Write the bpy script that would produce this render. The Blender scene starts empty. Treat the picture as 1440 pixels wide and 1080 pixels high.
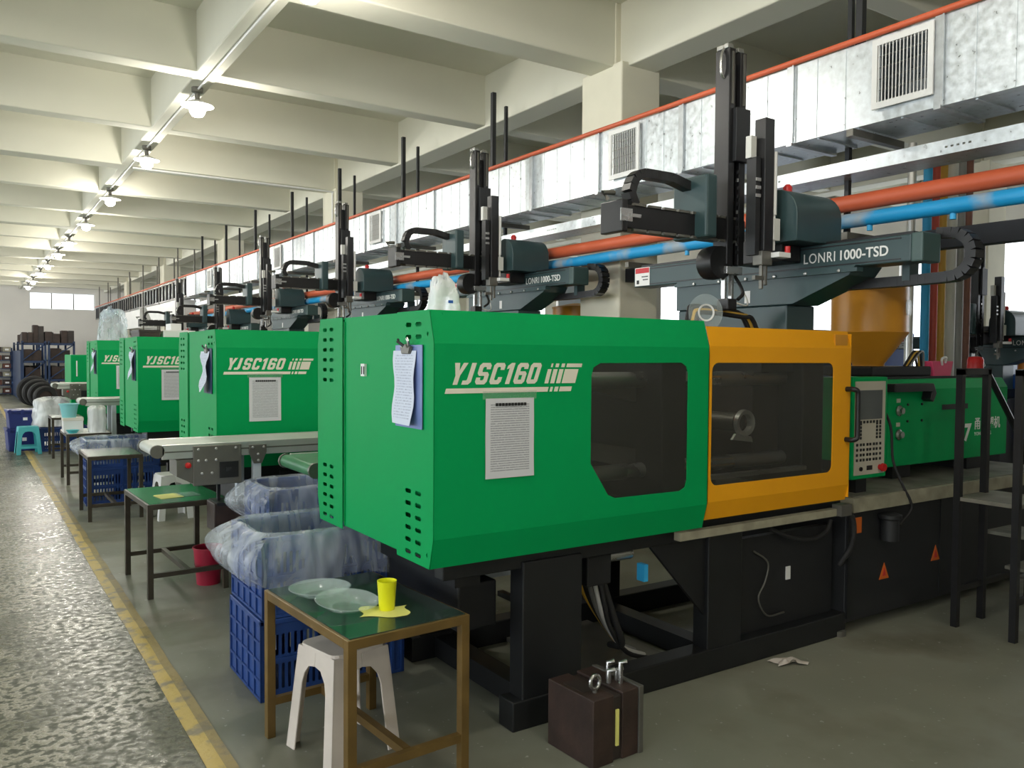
import bpy, math, random
from mathutils import Vector, Matrix, noise
from mathutils.geometry import tessellate_polygon
random.seed(7)
R = math.radians
sc = bpy.context.scene
col = sc.collection

# ------------------------------------------------------------------ camera
def cam_axes(yaw, pitch, roll):
    yaw, pitch, roll = R(yaw), R(pitch), R(roll)
    f = Vector((math.sin(yaw)*math.cos(pitch), math.cos(yaw)*math.cos(pitch), math.sin(pitch)))
    r = Vector((math.cos(yaw), -math.sin(yaw), 0)); u = r.cross(f)
    c, s = math.cos(roll), math.sin(roll)
    return c*r+s*u, -s*r+c*u, f
cd = bpy.data.cameras.new('camera'); cam = bpy.data.objects.new('camera', cd); col.objects.link(cam)
r_, u_, f_ = cam_axes(33.51, -1.948, .393)
cam.matrix_world = Matrix(((r_.x, u_.x, -f_.x, 0), (r_.y, u_.y, -f_.y, 0), (r_.z, u_.z, -f_.z, 1.55), (0, 0, 0, 1)))
cd.sensor_width = 36; cd.lens = 36*1157.5/1440; cd.clip_start = .05; cd.clip_end = 300
sc.camera = cam
# ------------------------------------------------------------------ light
sc.view_settings.view_transform = 'Standard'; sc.view_settings.look = 'None'
sc.view_settings.gamma = 1; sc.view_settings.use_curve_mapping = False
sc.view_settings.exposure = 0.26
sc.cycles.max_bounces = 8; sc.cycles.diffuse_bounces = 5; sc.cycles.transparent_max_bounces = 24
sc.cycles.sample_clamp_indirect = 6
w = bpy.data.worlds.new('overcast_sky'); sc.world = w; w.use_nodes = True
bgn = w.node_tree.nodes['Background']; bgn.inputs[0].default_value = (.93, .97, 1, 1); bgn.inputs[1].default_value = 3.0
def area(name, loc, rot, sx, sy, power, colr):
    l = bpy.data.lights.new(name, 'AREA'); l.shape = 'RECTANGLE'; l.size = sx; l.size_y = sy; l.energy = power; l.color = colr
    o = bpy.data.objects.new(name, l); col.objects.link(o); o.location = loc; o.rotation_euler = rot; return o
# daylight of the sky outside the walkway windows: one light per window opening, beyond the glass
for k in range(10):
    area('window_left_%d_offscreen' % (k+1), (-6.45, -4.6+4.2*k, 2.25), (0, R(-90), 0), 2.4, 3.7, 95, (.95, .98, 1))
LAMP_W = 42

# ------------------------------------------------------------------ materials
MT = {}
def mat(name, c, rough=.5, metal=0, nz=0, scale=8, bump=0, c2=None, thr=None, spec=.5, emit=None, estr=0, alpha=1, bscale=None, stretch=None, rnz=0):
    m = bpy.data.materials.new(name); m.use_nodes = True; nt = m.node_tree; N = nt.nodes; L = nt.links
    b = N['Principled BSDF']; b.inputs['Base Color'].default_value = (*c, 1); b.inputs['Roughness'].default_value = rough
    b.inputs['Metallic'].default_value = metal; b.inputs['Specular IOR Level'].default_value = spec; b.inputs['Alpha'].default_value = alpha
    if emit: b.inputs['Emission Color'].default_value = (*emit, 1); b.inputs['Emission Strength'].default_value = estr
    tc = N.new('ShaderNodeTexCoord'); vec = tc.outputs['Object']
    if stretch:
        mp = N.new('ShaderNodeMapping'); mp.inputs['Scale'].default_value = stretch; L.new(vec, mp.inputs[0]); vec = mp.outputs[0]
    if nz or c2 or rnz:
        n = N.new('ShaderNodeTexNoise'); n.inputs['Scale'].default_value = scale; n.inputs['Detail'].default_value = 6; L.new(vec, n.inputs['Vector'])
        if c2:
            rp = N.new('ShaderNodeValToRGB'); a, bb = thr or (.35, .65)
            rp.color_ramp.elements[0].position = a; rp.color_ramp.elements[1].position = bb
            rp.color_ramp.elements[0].color = (*c, 1); rp.color_ramp.elements[1].color = (*c2, 1); L.new(n.outputs[0], rp.inputs[0])
            L.new(rp.outputs[0], b.inputs['Base Color'])
        elif nz:
            rp = N.new('ShaderNodeValToRGB')
            rp.color_ramp.elements[0].position = .25; rp.color_ramp.elements[1].position = .75
            rp.color_ramp.elements[0].color = (*[max(0, v*(1-nz)) for v in c], 1); rp.color_ramp.elements[1].color = (*[min(1, v*(1+nz)) for v in c], 1)
            L.new(n.outputs[0], rp.inputs[0]); L.new(rp.outputs[0], b.inputs['Base Color'])
        if rnz:
            mr = N.new('ShaderNodeMapRange'); mr.inputs[3].default_value = max(.02, rough-rnz); mr.inputs[4].default_value = min(1, rough+rnz)
            mr.inputs[1].default_value = .3; mr.inputs[2].default_value = .7
            L.new(n.outputs[0], mr.inputs[0]); L.new(mr.outputs[0], b.inputs['Roughness'])
    if bump:
        n2 = N.new('ShaderNodeTexNoise'); n2.inputs['Scale'].default_value = bscale or scale*3; n2.inputs['Detail'].default_value = 4; L.new(vec, n2.inputs['Vector'])
        bp = N.new('ShaderNodeBump'); bp.inputs['Strength'].default_value = bump; bp.inputs['Distance'].default_value = .01
        L.new(n2.outputs[0], bp.inputs['Height']); L.new(bp.outputs[0], b.inputs['Normal'])
    MT[name] = m; return m
mat('ceiling_paint', (.66, .645, .54), .85, nz=.05, scale=1.2, bump=.05)
mat('wall_paint', (.78, .75, .70), .85, nz=.05, scale=1.0, bump=.05)
mat('column_paint', (.70, .67, .54), .8, nz=.06, scale=3, bump=.05)
mat('green', (.0004, .325, .088), .5, nz=.04, scale=2, spec=.12)
mat('green_top', (.004, .33, .08), .4, nz=.12, scale=4)
mat('yellow', (.82, .36, .010), .45, nz=.05, scale=2, spec=.2)
mat('hopper_yellow', (.62, .27, .02), .35, nz=.12, scale=3)
mat('dark_frame', (.007, .008, .009), .5, nz=.35, scale=5)
mat('dark_panel', (.012, .013, .0145), .55, nz=.3, scale=3)
mat('teal', (.030, .062, .066), .38, nz=.08, scale=3)
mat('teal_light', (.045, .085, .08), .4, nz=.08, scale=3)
mat('black', (.009, .009, .010), .42, nz=.3, scale=9)
mat('black_rubber', (.012, .012, .012), .7)
mat('void', (.003, .003, .003), .8)
mat('steel', (.5, .5, .49), .3, metal=.9, nz=.15, scale=6, rnz=.1)
mat('brushed', (.52, .51, .48), .34, metal=.7, nz=.08, scale=4, stretch=(1, 1, 30))
mat('aluminium', (.62, .62, .6), .32, metal=.75, nz=.08, scale=5)
mat('dull_steel', (.16, .155, .135), .42, metal=.55, nz=.15, scale=5)
mat('galvanized', (.66, .71, .74), .36, metal=.62, nz=.16, scale=26, rnz=.1)
mat('galvanized_trim', (.55, .58, .6), .34, metal=.7, nz=.2, scale=15)
mat('orange_pipe', (.60, .115, .045), .5, nz=.22, scale=3, stretch=(1, .3, 1))
mat('blue_pipe', (.012, .33, .68), .5, c2=(.33, .40, .46), thr=(.52, .62), scale=2.2, bump=.4, bscale=9)
mat('red_pipe', (.55, .07, .04), .5); mat('gold_pipe', (.55, .33, .04), .5); mat('sky_pipe', (.03, .38, .72), .5)
mat('grey_pipe', (.28, .28, .27), .5, nz=.1); mat('brown_pipe', (.23, .10, .07), .6, nz=.15)
mat('white_pipe', (.6, .6, .56), .5)
mat('white_plastic', (.74, .74, .72), .45, nz=.04, scale=3)
mat('stool_plastic', (.60, .54, .48), .5, nz=.1, scale=5)
mat('teal_plastic', (.07, .46, .50), .4); mat('pale_teal_plastic', (.22, .56, .58), .4)
mat('crate_blue', (.016, .055, .22), .42, nz=.15, scale=5)
mat('bin_blue', (.010, .022, .15), .45, nz=.2, scale=3)
mat('rack_blue', (.012, .035, .10), .5, nz=.25, scale=4)
mat('machine_blue', (.02, .10, .42), .4, nz=.08, scale=2)
mat('machine_grey', (.50, .55, .60), .45, nz=.05, scale=2)
mat('cream_cabinet', (.66, .63, .54), .5, nz=.04, scale=2)
mat('red', (.55, .012, .012), .35); mat('maroon', (.34, .008, .035), .45, nz=.1, scale=4)
mat('pink', (.66, .07, .16), .45); mat('orange_lamp', (.80, .25, .02), .3)
mat('table_edge', (.17, .105, .03), .42, metal=.35, nz=.3, scale=6)
mat('table_edge_dark', (.06, .05, .035), .42, metal=.35, nz=.3, scale=6)
mat('table_top', (.034, .062, .052), .12, nz=.4, scale=3, metal=.2, rnz=.05)
mat('table_steel', (.26, .26, .25), .25, metal=.6, nz=.15, scale=5)
mat('green_sheet', (.035, .17, .085), .2, nz=.15, scale=3)
mat('belt_white', (.52, .55, .50), .5, nz=.08, scale=4); mat('belt_green', (.03, .17, .07), .45, nz=.2, scale=6)
mat('ctrl_face', (.50, .47, .38), .5); mat('screen', (.10, .11, .11), .15)
mat('cream_print', (.78, .74, .62), .5, emit=None); mat('white_print', (.8, .8, .78), .5)
mat('paper', (.66, .67, .68), .8); mat('clip_paper', (.70, .74, .84), .75); mat('clip_blue', (.16, .22, .46), .4)
mat('yellow_paper', (.78, .74, .20), .7)
mat('rust', (.036, .020, .015), .55, nz=.5, scale=9, bump=.2); mat('mould_dark', (.028, .02, .017), .5, nz=.4, scale=8)
mat('sign_orange', (.62, .13, .015), .5); mat('sign_red', (.55, .02, .03), .5)
mat('bed_dust', (.24, .23, .185), .6, c2=(.10, .095, .075), scale=5, thr=(.35, .7))
mat('bed_edge', (.30, .28, .20), .6, nz=.3, scale=9)
mat('bin_red', (.11, .035, .02), .6, nz=.3)
mat('bulb', (1, 1, 1), .5, emit=(1, .97, .9), estr=28); mat('shade_white', (.8, .8, .78), .4)
mat('yellow_cup', (.80, .80, .015), .3)
def glassy(name, tint, opac, rough=.05, diff=(.05, .05, .05)):
    m = bpy.data.materials.new(name); m.use_nodes = True; nt = m.node_tree; N = nt.nodes; L = nt.links
    b = N['Principled BSDF']; b.inputs['Base Color'].default_value = (*diff, 1); b.inputs['Roughness'].default_value = rough
    t = N.new('ShaderNodeBsdfTransparent'); t.inputs[0].default_value = (*tint, 1)
    mx = N.new('ShaderNodeMixShader'); mx.inputs[0].default_value = opac
    L.new(t.outputs[0], mx.inputs[1]); L.new(b.outputs[0], mx.inputs[2]); L.new(mx.outputs[0], N['Material Output'].inputs[0])
    MT[name] = m; return m
glassy('tinted_pane', (.86, .87, .85), .26, .16, (.085, .085, .075))
glassy('window_glass', (.96, .97, .98), .06, .03, (.8, .8, .8))
glassy('bag', (.96, .98, 1), .26, .25, (.82, .89, .95))
glassy('bag_dense', (.96, .97, .98), .85, .4, (.86, .87, .87))
glassy('clear_plastic', (.95, .97, .97), .24, .08, (.70, .80, .80))
glassy('tape', (.98, .99, .98), .10, .1, (.6, .7, .65))
def wrinkle(m, sc_, st):
    nt = MT[m].node_tree; N = nt.nodes; L = nt.links
    tc = N.new('ShaderNodeTexCoord'); n = N.new('ShaderNodeTexNoise'); n.inputs['Scale'].default_value = sc_; n.inputs['Distortion'].default_value = 1.2
    mp = N.new('ShaderNodeMapping'); mp.inputs['Scale'].default_value = (1, 1, .28); L.new(tc.outputs['Object'], mp.inputs[0]); L.new(mp.outputs[0], n.inputs['Vector'])
    bp = N.new('ShaderNodeBump'); bp.inputs['Strength'].default_value = st; bp.inputs['Distance'].default_value = .02
    L.new(n.outputs[0], bp.inputs['Height']); L.new(bp.outputs[0], N['Principled BSDF'].inputs['Normal'])
    mx = N['Mix Shader']; b = mx.inputs[0].default_value; mr = N.new('ShaderNodeMapRange'); mr.inputs[1].default_value = .35; mr.inputs[2].default_value = .7
    mr.inputs[3].default_value = b*.6; mr.inputs[4].default_value = min(1, b*1.7); L.new(n.outputs[0], mr.inputs[0]); L.new(mr.outputs[0], mx.inputs[0])
wrinkle('bag', 9, .4); wrinkle('bag_dense', 8, .4)
def lined_paper(name, base, ink, rows, cov, hdr):
    # rows of unreadable small print: object coords x across, y up, sheet from (0,0) to (1,1)
    m = bpy.data.materials.new(name); m.use_nodes = True; nt = m.node_tree; N = nt.nodes; L = nt.links; b = N['Principled BSDF']
    tc = N.new('ShaderNodeTexCoord'); g = tc.outputs['UV']
    sp = N.new('ShaderNodeSeparateXYZ'); L.new(g, sp.inputs[0])
    def mth(op, a, bb=None, c=None):
        n = N.new('ShaderNodeMath'); n.operation = op
        for i, v in enumerate((a, bb, c)):
            if v is None: continue
            if isinstance(v, (int, float)): n.inputs[i].default_value = v
            else: L.new(v, n.inputs[i])
        return n.outputs[0]
    fr = mth('FRACT', mth('MULTIPLY', sp.outputs[1], rows)); ln = mth('LESS_THAN', fr, .5)
    mp = N.new('ShaderNodeMapping'); mp.inputs['Scale'].default_value = (60, rows, 1); L.new(g, mp.inputs[0])
    nz = N.new('ShaderNodeTexNoise'); nz.inputs['Scale'].default_value = 1; nz.inputs['Detail'].default_value = 1; L.new(mp.outputs[0], nz.inputs['Vector'])
    on = mth('GREATER_THAN', nz.outputs[0], 1-cov)
    mx_ = mth('MULTIPLY', mth('GREATER_THAN', sp.outputs[0], .1), mth('LESS_THAN', sp.outputs[0], .9))
    my_ = mth('MULTIPLY', mth('GREATER_THAN', sp.outputs[1], .08), mth('LESS_THAN', sp.outputs[1], hdr))
    k = mth('MULTIPLY', mth('MULTIPLY', ln, on), mth('MULTIPLY', mx_, my_))
    mx = N.new('ShaderNodeMix'); mx.data_type = 'RGBA'; L.new(k, mx.inputs[0]); mx.inputs[6].default_value = (*base, 1); mx.inputs[7].default_value = (*ink, 1)
    L.new(mx.outputs[2], b.inputs['Base Color']); b.inputs['Roughness'].default_value = .75; MT[name] = m
lined_paper('notice_print', (.64, .65, .67), (.33, .34, .36), 34, .62, .93)
lined_paper('form_print', (.66, .71, .82), (.40, .44, .55), 26, .5, .95)
def floor_mat():
    m = bpy.data.materials.new('floor_concrete'); m.use_nodes = True; nt = m.node_tree; N = nt.nodes; L = nt.links; b = N['Principled BSDF']
    tc = N.new('ShaderNodeTexCoord'); v = tc.outputs['Object']
    def nz(s, d=6, dist=0):
        n = N.new('ShaderNodeTexNoise'); n.inputs['Scale'].default_value = s; n.inputs['Detail'].default_value = d; n.inputs['Distortion'].default_value = dist; L.new(v, n.inputs['Vector']); return n.outputs[0]
    def ramp(f, p0, c0, p1, c1):
        r = N.new('ShaderNodeValToRGB'); e = r.color_ramp.elements; e[0].position = p0; e[1].position = p1; e[0].color = (*c0, 1); e[1].color = (*c1, 1); L.new(f, r.inputs[0]); return r.outputs[0]
    def mix(f, a, c):
        x = N.new('ShaderNodeMix'); x.data_type = 'RGBA'; L.new(f, x.inputs[0])
        for i, q in ((6, a), (7, c)):
            if isinstance(q, tuple): x.inputs[i].default_value = (*q, 1)
            else: L.new(q, x.inputs[i])
        return x.outputs[2]
    big = nz(.55); mid = nz(2.2, 8); fine = nz(27, 10, .1); speck = nz(30, 3)
    bay = ramp(big, .35, (.185, .192, .15), .68, (.275, .275, .215))
    stain = ramp(nz(1.1, 5), .50, (0, 0, 0), .68, (1, 1, 1))
    bay = mix(stain, bay, (.145, .138, .10))
    chips = ramp(speck, .685, (0, 0, 0), .72, (1, 1, 1)); bay = mix(chips, bay, (.36, .36, .32))
    # walkway: painted green-grey concrete whose paint has flaked away in patches
    aisle = ramp(fine, .36, (.050, .056, .034), .62, (.125, .126, .084))
    flake = ramp(mid, .44, (0, 0, 0), .56, (1, 1, 1))
    fl2 = ramp(fine, .46, (0, 0, 0), .53, (1, 1, 1))
    mm = N.new('ShaderNodeMath'); mm.operation = 'MULTIPLY'; L.new(flake, mm.inputs[0]); L.new(fl2, mm.inputs[1])
    aisle = mix(mm.outputs[0], aisle, (.30, .285, .225))
    sp = N.new('ShaderNodeSeparateXYZ'); L.new(v, sp.inputs[0])
    side = N.new('ShaderNodeMath'); side.operation = 'LESS_THAN'; L.new(sp.outputs[0], side.inputs[0]); side.inputs[1].default_value = .74
    L.new(mix(side.outputs[0], bay, aisle), b.inputs['Base Color']); b.inputs['Specular IOR Level'].default_value = .24
    rr = ramp(fine, .35, (.50, .50, .50), .60, (.24, .24, .24)); rb = ramp(mid, .35, (.30, .30, .30), .7, (.55, .55, .55))
    L.new(mix(side.outputs[0], rb, rr), b.inputs['Roughness'])
    bp = N.new('ShaderNodeBump'); bp.inputs['Distance'].default_value = .006
    sm = N.new('ShaderNodeMath'); sm.operation = 'MULTIPLY_ADD'; L.new(side.outputs[0], sm.inputs[0]); sm.inputs[1].default_value = .22; sm.inputs[2].default_value = .06
    L.new(sm.outputs[0], bp.inputs['Strength']); L.new(fine, bp.inputs['Height']); L.new(bp.outputs[0], b.inputs['Normal'])
    MT['floor'] = m
floor_mat()
mat('line_yellow', (.50, .37, .10), .5, c2=(.24, .21, .13), scale=9, thr=(.50, .62), bump=.3)
mat('line_tan', (.30, .235, .095), .55, c2=(.19, .165, .10), scale=9, thr=(.5, .64), bump=.3)

# ------------------------------------------------------------------ mesh builder
def smooth_path(pts, k=5):
    # rounded run through the points (Catmull-Rom)
    P = [Vector(p) for p in pts]; P = [P[0]*2-P[1]]+P+[P[-1]*2-P[-2]]; out = []
    for i in range(1, len(P)-2):
        a, b, c, d = P[i-1:i+3]
        for j in range(k):
            t = j/k; out.append(.5*((2*b)+(c-a)*t+(2*a-5*b+4*c-d)*t*t+(3*b-a-3*c+d)*t**3))
    return out+[P[-2]]
class G:
    def __init__(s): s.v = []; s.f = []
    def add(s, vs, fs):
        b = len(s.v); s.v += [tuple(p) for p in vs]; s.f += [[i+b for i in f] for f in fs]; return s
    def box(s, x0, x1, y0, y1, z0, z1):
        return s.add([(x, y, z) for z in (z0, z1) for y in (y0, y1) for x in (x0, x1)],
                     [(0, 2, 3, 1), (4, 5, 7, 6), (0, 1, 5, 4), (2, 6, 7, 3), (0, 4, 6, 2), (1, 3, 7, 5)])
    def prism(s, poly, axis, a, b):
        # polygon in the two remaining axes (in xyz order), extruded along axis from a to b
        n = len(poly)
        def P(p, t):
            q = list(p); q.insert('xyz'.index(axis), t); return tuple(q)
        vs = [P(p, a) for p in poly]+[P(p, b) for p in poly]
        tris = tessellate_polygon([[Vector((p[0], p[1], 0)) for p in poly]])
        fs = [tuple(t) for t in tris]+[tuple(i+n for i in reversed(t)) for t in tris]
        fs += [(i, (i+1) % n, (i+1) % n+n, i+n) for i in range(n)]
        return s.add(vs, fs)
    def plate(s, outer, holes, fn, t):
        # flat plate with holes: fn(u, v, w) maps to xyz, w from 0 to t
        loops = [outer]+list(holes); flat = [p for l in loops for p in l]; n = len(flat)
        tris = tessellate_polygon([[Vector((p[0], p[1], 0)) for p in l] for l in loops])
        vs = [fn(p[0], p[1], 0) for p in flat]+[fn(p[0], p[1], t) for p in flat]
        fs = [tuple(q) for q in tris]+[tuple(i+n for i in reversed(q)) for q in tris]
        o = 0
        for l in loops:
            m = len(l); fs += [(o+i, o+(i+1) % m, o+(i+1) % m+n, o+i+n) for i in range(m)]; o += m
        return s.add(vs, fs)
    def tube(s, pts, r, seg=10, closed=False):
        if len(pts) > 3 and not closed and not isinstance(r, (list, tuple)): pts = smooth_path(pts)
        pts = [Vector(p) for p in pts]; n = len(pts); rs = r if isinstance(r, (list, tuple)) else [r]*n
        vs = []; up = None
        for i, p in enumerate(pts):
            d = (pts[(i+1) % n]-pts[i-1]) if closed else (pts[min(i+1, n-1)]-pts[max(i-1, 0)])
            d.normalize()
            if up is None:
                up = Vector((0, 0, 1)) if abs(d.z) < .9 else Vector((1, 0, 0))
            a = (up-d*up.dot(d)).normalized(); up = a; b = d.cross(a)
            vs += [p+(a*math.cos(2*math.pi*k/seg)+b*math.sin(2*math.pi*k/seg))*rs[i] for k in range(seg)]
        fs = []
        for i in range(n if closed else n-1):
            j = (i+1) % n
            fs += [(i*seg+k, i*seg+(k+1) % seg, j*seg+(k+1) % seg, j*seg+k) for k in range(seg)]
        if not closed: fs += [tuple(reversed(range(seg))), tuple((n-1)*seg+k for k in range(seg))]
        return s.add(vs, fs)
    def cyl(s, a, b, r, seg=16, r2=None): return s.tube([a, b], [r, r if r2 is None else r2], seg)
    def lathe(s, prof, c=(0, 0, 0), seg=28, axis='z', cap=True):
        vs = []
        for r, h in prof:
            for k in range(seg):
                a = 2*math.pi*k/seg; x, y = r*math.cos(a), r*math.sin(a)
                p = {'z': (x, y, h), 'x': (h, x, y), 'y': (x, h, y)}[axis]; vs.append((p[0]+c[0], p[1]+c[1], p[2]+c[2]))
        fs = [(i*seg+k, i*seg+(k+1) % seg, (i+1)*seg+(k+1) % seg, (i+1)*seg+k) for i in range(len(prof)-1) for k in range(seg)]
        if cap: fs += [tuple(reversed(range(seg))), tuple((len(prof)-1)*seg+k for k in range(seg))]
        return s.add(vs, fs)
    def grid(s, nu, nv, fn):
        vs = [fn(i/nu, j/nv) for j in range(nv+1) for i in range(nu+1)]
        return s.add(vs, [(j*(nu+1)+i, j*(nu+1)+i+1, (j+1)*(nu+1)+i+1, (j+1)*(nu+1)+i) for j in range(nv) for i in range(nu)])
    def mesh(s, name, m, smooth=None):
        me = bpy.data.meshes.new(name); me.from_pydata(s.v, [], s.f); me.materials.append(MT[m])
        import bmesh
        b = bmesh.new(); b.from_mesh(me); bmesh.ops.recalc_face_normals(b, faces=b.faces); b.to_mesh(me); b.free()
        if smooth: me.shade_smooth(); me.set_sharp_from_angle(angle=R(smooth))
        return me
    def build(s, name, m, parent=None, bevel=0, smooth=None, loc=None, rot=None):
        o = bpy.data.objects.new(name, s.mesh(name, m, smooth)); col.objects.link(o)
        if parent is not None: o.parent = parent
        if loc: o.location = loc
        if rot: o.rotation_euler = rot
        if bevel:
            bm = o.modifiers.new('bevel', 'BEVEL'); bm.width = bevel; bm.segments = 2; bm.limit_method = 'ANGLE'; bm.angle_limit = R(40)
        return o
def tag(o, label=None, cat=None, group=None, kind=None):
    if label: o['label'] = label
    if cat: o['category'] = cat
    if group: o['group'] = group
    if kind: o['kind'] = kind
    return o
def thing(name, label, cat, loc=(0, 0, 0), rz=0, group=None):
    o = bpy.data.objects.new(name, None); col.objects.link(o); o.location = loc; o.rotation_euler = (0, 0, rz)
    o.empty_display_size = .1
    return tag(o, label, cat, group)
def kids(o): return [c for c in o.children]
def copy_tree(o, parent=None, skip=()):
    c = o.copy(); col.objects.link(c); c.parent = parent
    for ch in kids(o):
        if ch.name.split('.')[0] not in skip: copy_tree(ch, c, skip)
    return c
def clone(o, loc, label, rz=0, group=None, skip=()):
    c = copy_tree(o, None, skip); c.location = loc; c.rotation_euler = (0, 0, rz); c['label'] = label
    if group: c['group'] = group
    return c
def rrect(x0, x1, y0, y1, r, n=4):
    pts = []
    for cx, cy, a0 in ((x1-r, y0+r, -90), (x1-r, y1-r, 0), (x0+r, y1-r, 90), (x0+r, y0+r, 180)):
        pts += [(cx+r*math.cos(R(a0+90*k/n)), cy+r*math.sin(R(a0+90*k/n))) for k in range(n+1)]
    return pts
def arc(cx, cy, r, a0, a1, n=10): return [(cx+r*math.cos(R(a0+(a1-a0)*k/n)), cy+r*math.sin(R(a0+(a1-a0)*k/n))) for k in range(n+1)]
def text_mesh(s, size, m, shear=0, bold=0, space=1, sx=1, depth=.0008):
    c = bpy.data.curves.new('lettering', 'FONT'); c.body = s; c.size = size; c.shear = shear; c.offset = bold; c.space_character = space
    c.extrude = depth; c.resolution_u = 4
    o = bpy.data.objects.new('lettering', c); col.objects.link(o)
    dg = bpy.context.evaluated_depsgraph_get(); me = bpy.data.meshes.new_from_object(o.evaluated_get(dg))
    bpy.data.objects.remove(o); bpy.data.curves.remove(c)
    for v in me.vertices: v.co.x *= sx
    me.materials.clear(); me.materials.append(MT[m]); return me
def text_w(me): xs = [v.co.x for v in me.vertices]; return min(xs), max(xs)
def put(name, me, parent, loc, rot=None):
    o = bpy.data.objects.new(name, me); col.objects.link(o); o.parent = parent; o.location = loc
    if rot: o.rotation_euler = rot
    return o
FRONT = (R(90), 0, 0); LEFT = (R(90), 0, R(-90))
def uv_sheet(name, w, h, m, parent=None, loc=None, rot=None, bend=0, n=8, thick=.0006):
    # sheet in local xy with uv 0..1; bend lifts the bottom corners
    g = G().grid(n, n, lambda u, v: ((u-.5)*w, (v-1)*h, thick+bend*.27+bend*((1-v)**2)*(.35+.65*u)+bend*.25*math.sin(9*v+2*u)))
    me = g.mesh(name, m, 60); uv = me.uv_layers.new()
    for p in me.polygons:
        for li in p.loop_indices:
            c = me.vertices[me.loops[li].vertex_index].co; uv.data[li].uv = (c.x/w+.5, c.y/h+1)
    o = bpy.data.objects.new(name, me); col.objects.link(o)
    if parent is not None: o.parent = parent
    if loc: o.location = loc
    if rot: o.rotation_euler = rot
    return o

# ------------------------------------------------------------------ the setting
X0, X1, Y0, Y1, ZC, ZS = -6.2, 12.6, -8.0, 36.0, 4.45, 3.93
def st(o, label=None): return tag(o, label, None, None, 'structure')
st(G().box(X0-.2, X1+.2, Y0-.2, Y1+.2, -.2, 0).build('floor', 'floor'), 'worn grey green concrete floor with flaking walkway paint')
# painted line along the walkway
lg = G()
N_ = 160
def line_pt(u, v):
    y = Y0+(Y1-Y0)*v; e = .006*noise.noise(Vector((u*9, y*3.1, 0)))
    return (.728+.062*u+e, y, .0025)
t1_ = st(lg.grid(2, N_*2, line_pt).build('trim_1', 'line_yellow'), 'worn yellow painted line along the walkway')
G().grid(2, N_*2, lambda u, v: (line_pt(1, v)[0]+.042*u, Y0+(Y1-Y0)*v, .0022)).build('worn_edge', 'line_tan', t1_)
ceil = st(G().box(X0-.2, X1+.2, Y0-.2, Y1+.2, ZC, ZC+.15).build('ceiling', 'ceiling_paint'), 'cream painted concrete ceiling with a grid of beams')
def beam(x0, x1, y0, y1, z): G().box(x0, x1, y0, y1, z, ZC+.01).build('beam', 'ceiling_paint', ceil, bevel=.012)
CP = 6.2; CY = [5.14+CP*k for k in range(-2, 6)]
for x in (-4.05, 1.755, 7.55): beam(x-.1, x+.1, Y0, Y1, ZS+.005)
for x in (-1.15, 4.67, 10.45): beam(x-.15, x+.15, Y0, Y1, ZS-.01)
k = -6
while True:
    yc = 5.40+CP/3*k
    if yc > Y1-.2: break
    if yc > Y0+.3:
        main = k % 3 == 0
        beam(X0, X1, yc-(.15 if main else .1), yc+(.15 if main else .1), ZS if main else ZS+.01)
    k += 1
n = 0
for y in CY:
    for x in (4.45, -1.36, 10.25):
        c_ = st(G().box(x, x+.42, y, y+.52, 0, ZS+.02).build('column', 'column_paint', bevel=.012), 'square cream painted concrete column')
        # pilaster rising between the beams above
        G().box(x+.015, x+.13, y+.10, y+.42, ZS, ZC).build('capital', 'column_paint', c_, bevel=.01)
# walls with window openings
def wall_plate(name, fn, u0, u1, wins, label):
    holes = [[(a, c), (b, c), (b, d), (a, d)] for a, b, c, d in wins]
    return st(G().plate([(u0, 0), (u1, 0), (u1, ZC), (u0, ZC)], holes, fn, .2).build(name, 'wall_paint'), label)
wn = [0]
def window(fn, a, b, c, d, nm, label):
    wn[0] += 1
    o = st(thing('window_%d' % wn[0], label, None)); del_cat = o.pop('category', None)
    f = .04
    g = G()
    for p, q, r_, s_ in ((a, b, c, c+f), (a, b, d-f, d), (a, a+f, c+f, d-f), (b-f, b, c+f, d-f)):
        g.plate([(p, r_), (q, r_), (q, s_), (p, s_)], [], lambda u, v, w: fn(u, v, w+.07), .06)
    g.build('window_frame', 'white_plastic', o)
    for i in range(1, nm):
        x = a+(b-a)*i/nm
        G().plate([(x-.02, c+f), (x+.02, c+f), (x+.02, d-f), (x-.02, d-f)], [], lambda u, v, w: fn(u, v, w+.075), .05).build('mullion', 'dull_steel', o)
    for i in range(nm):
        p, q = a+(b-a)*i/nm+.02, a+(b-a)*(i+1)/nm-.02
        G().plate([(p, c+f), (q, c+f), (q, d-f), (p, d-f)], [], lambda u, v, w: fn(u, v, w+.095), .006).build('pane', 'window_glass', o)
fb = lambda u, v, w: (u, Y1+w, v)
fr = lambda u, v, w: (X1+w, u, v)
fl = lambda u, v, w: (X0-w, u, v)
ff = lambda u, v, w: (u, Y0-w, v)
bw = [(1.98, 4.22, 3.20, 3.86), (5.4, 8.2, 3.20, 3.86), (-3.6, -.6, 3.2, 3.86)]
wall_plate('wall_back', fb, X0-.2, X1+.2, bw, 'white end wall with a high window')
for i, (a, b, c, d) in enumerate(bw): window(fb, a, b, c, d, 3, ['high three pane window in the end wall', 'high end wall window beyond the column row', 'high end wall window above the walkway'][i])
rw = [(2.0+3.1*i, 4.6+3.1*i, 1.0, 3.45) for i in range(10)]
wall_plate('wall_right', fr, Y0-.2, Y1+.2, rw, 'cream side wall with tall bright windows')
for i, (a, b, c, d) in enumerate(rw): window(fr, a, b, c, d, 2, 'tall bright two pane window in the side wall')
lw = [(-6.5+4.2*i, -2.7+4.2*i, 1.0, 3.5) for i in range(10)]
wall_plate('wall_left', fl, Y0-.2, Y1+.2, lw, 'cream wall with a row of wide windows beside the walkway')
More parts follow.
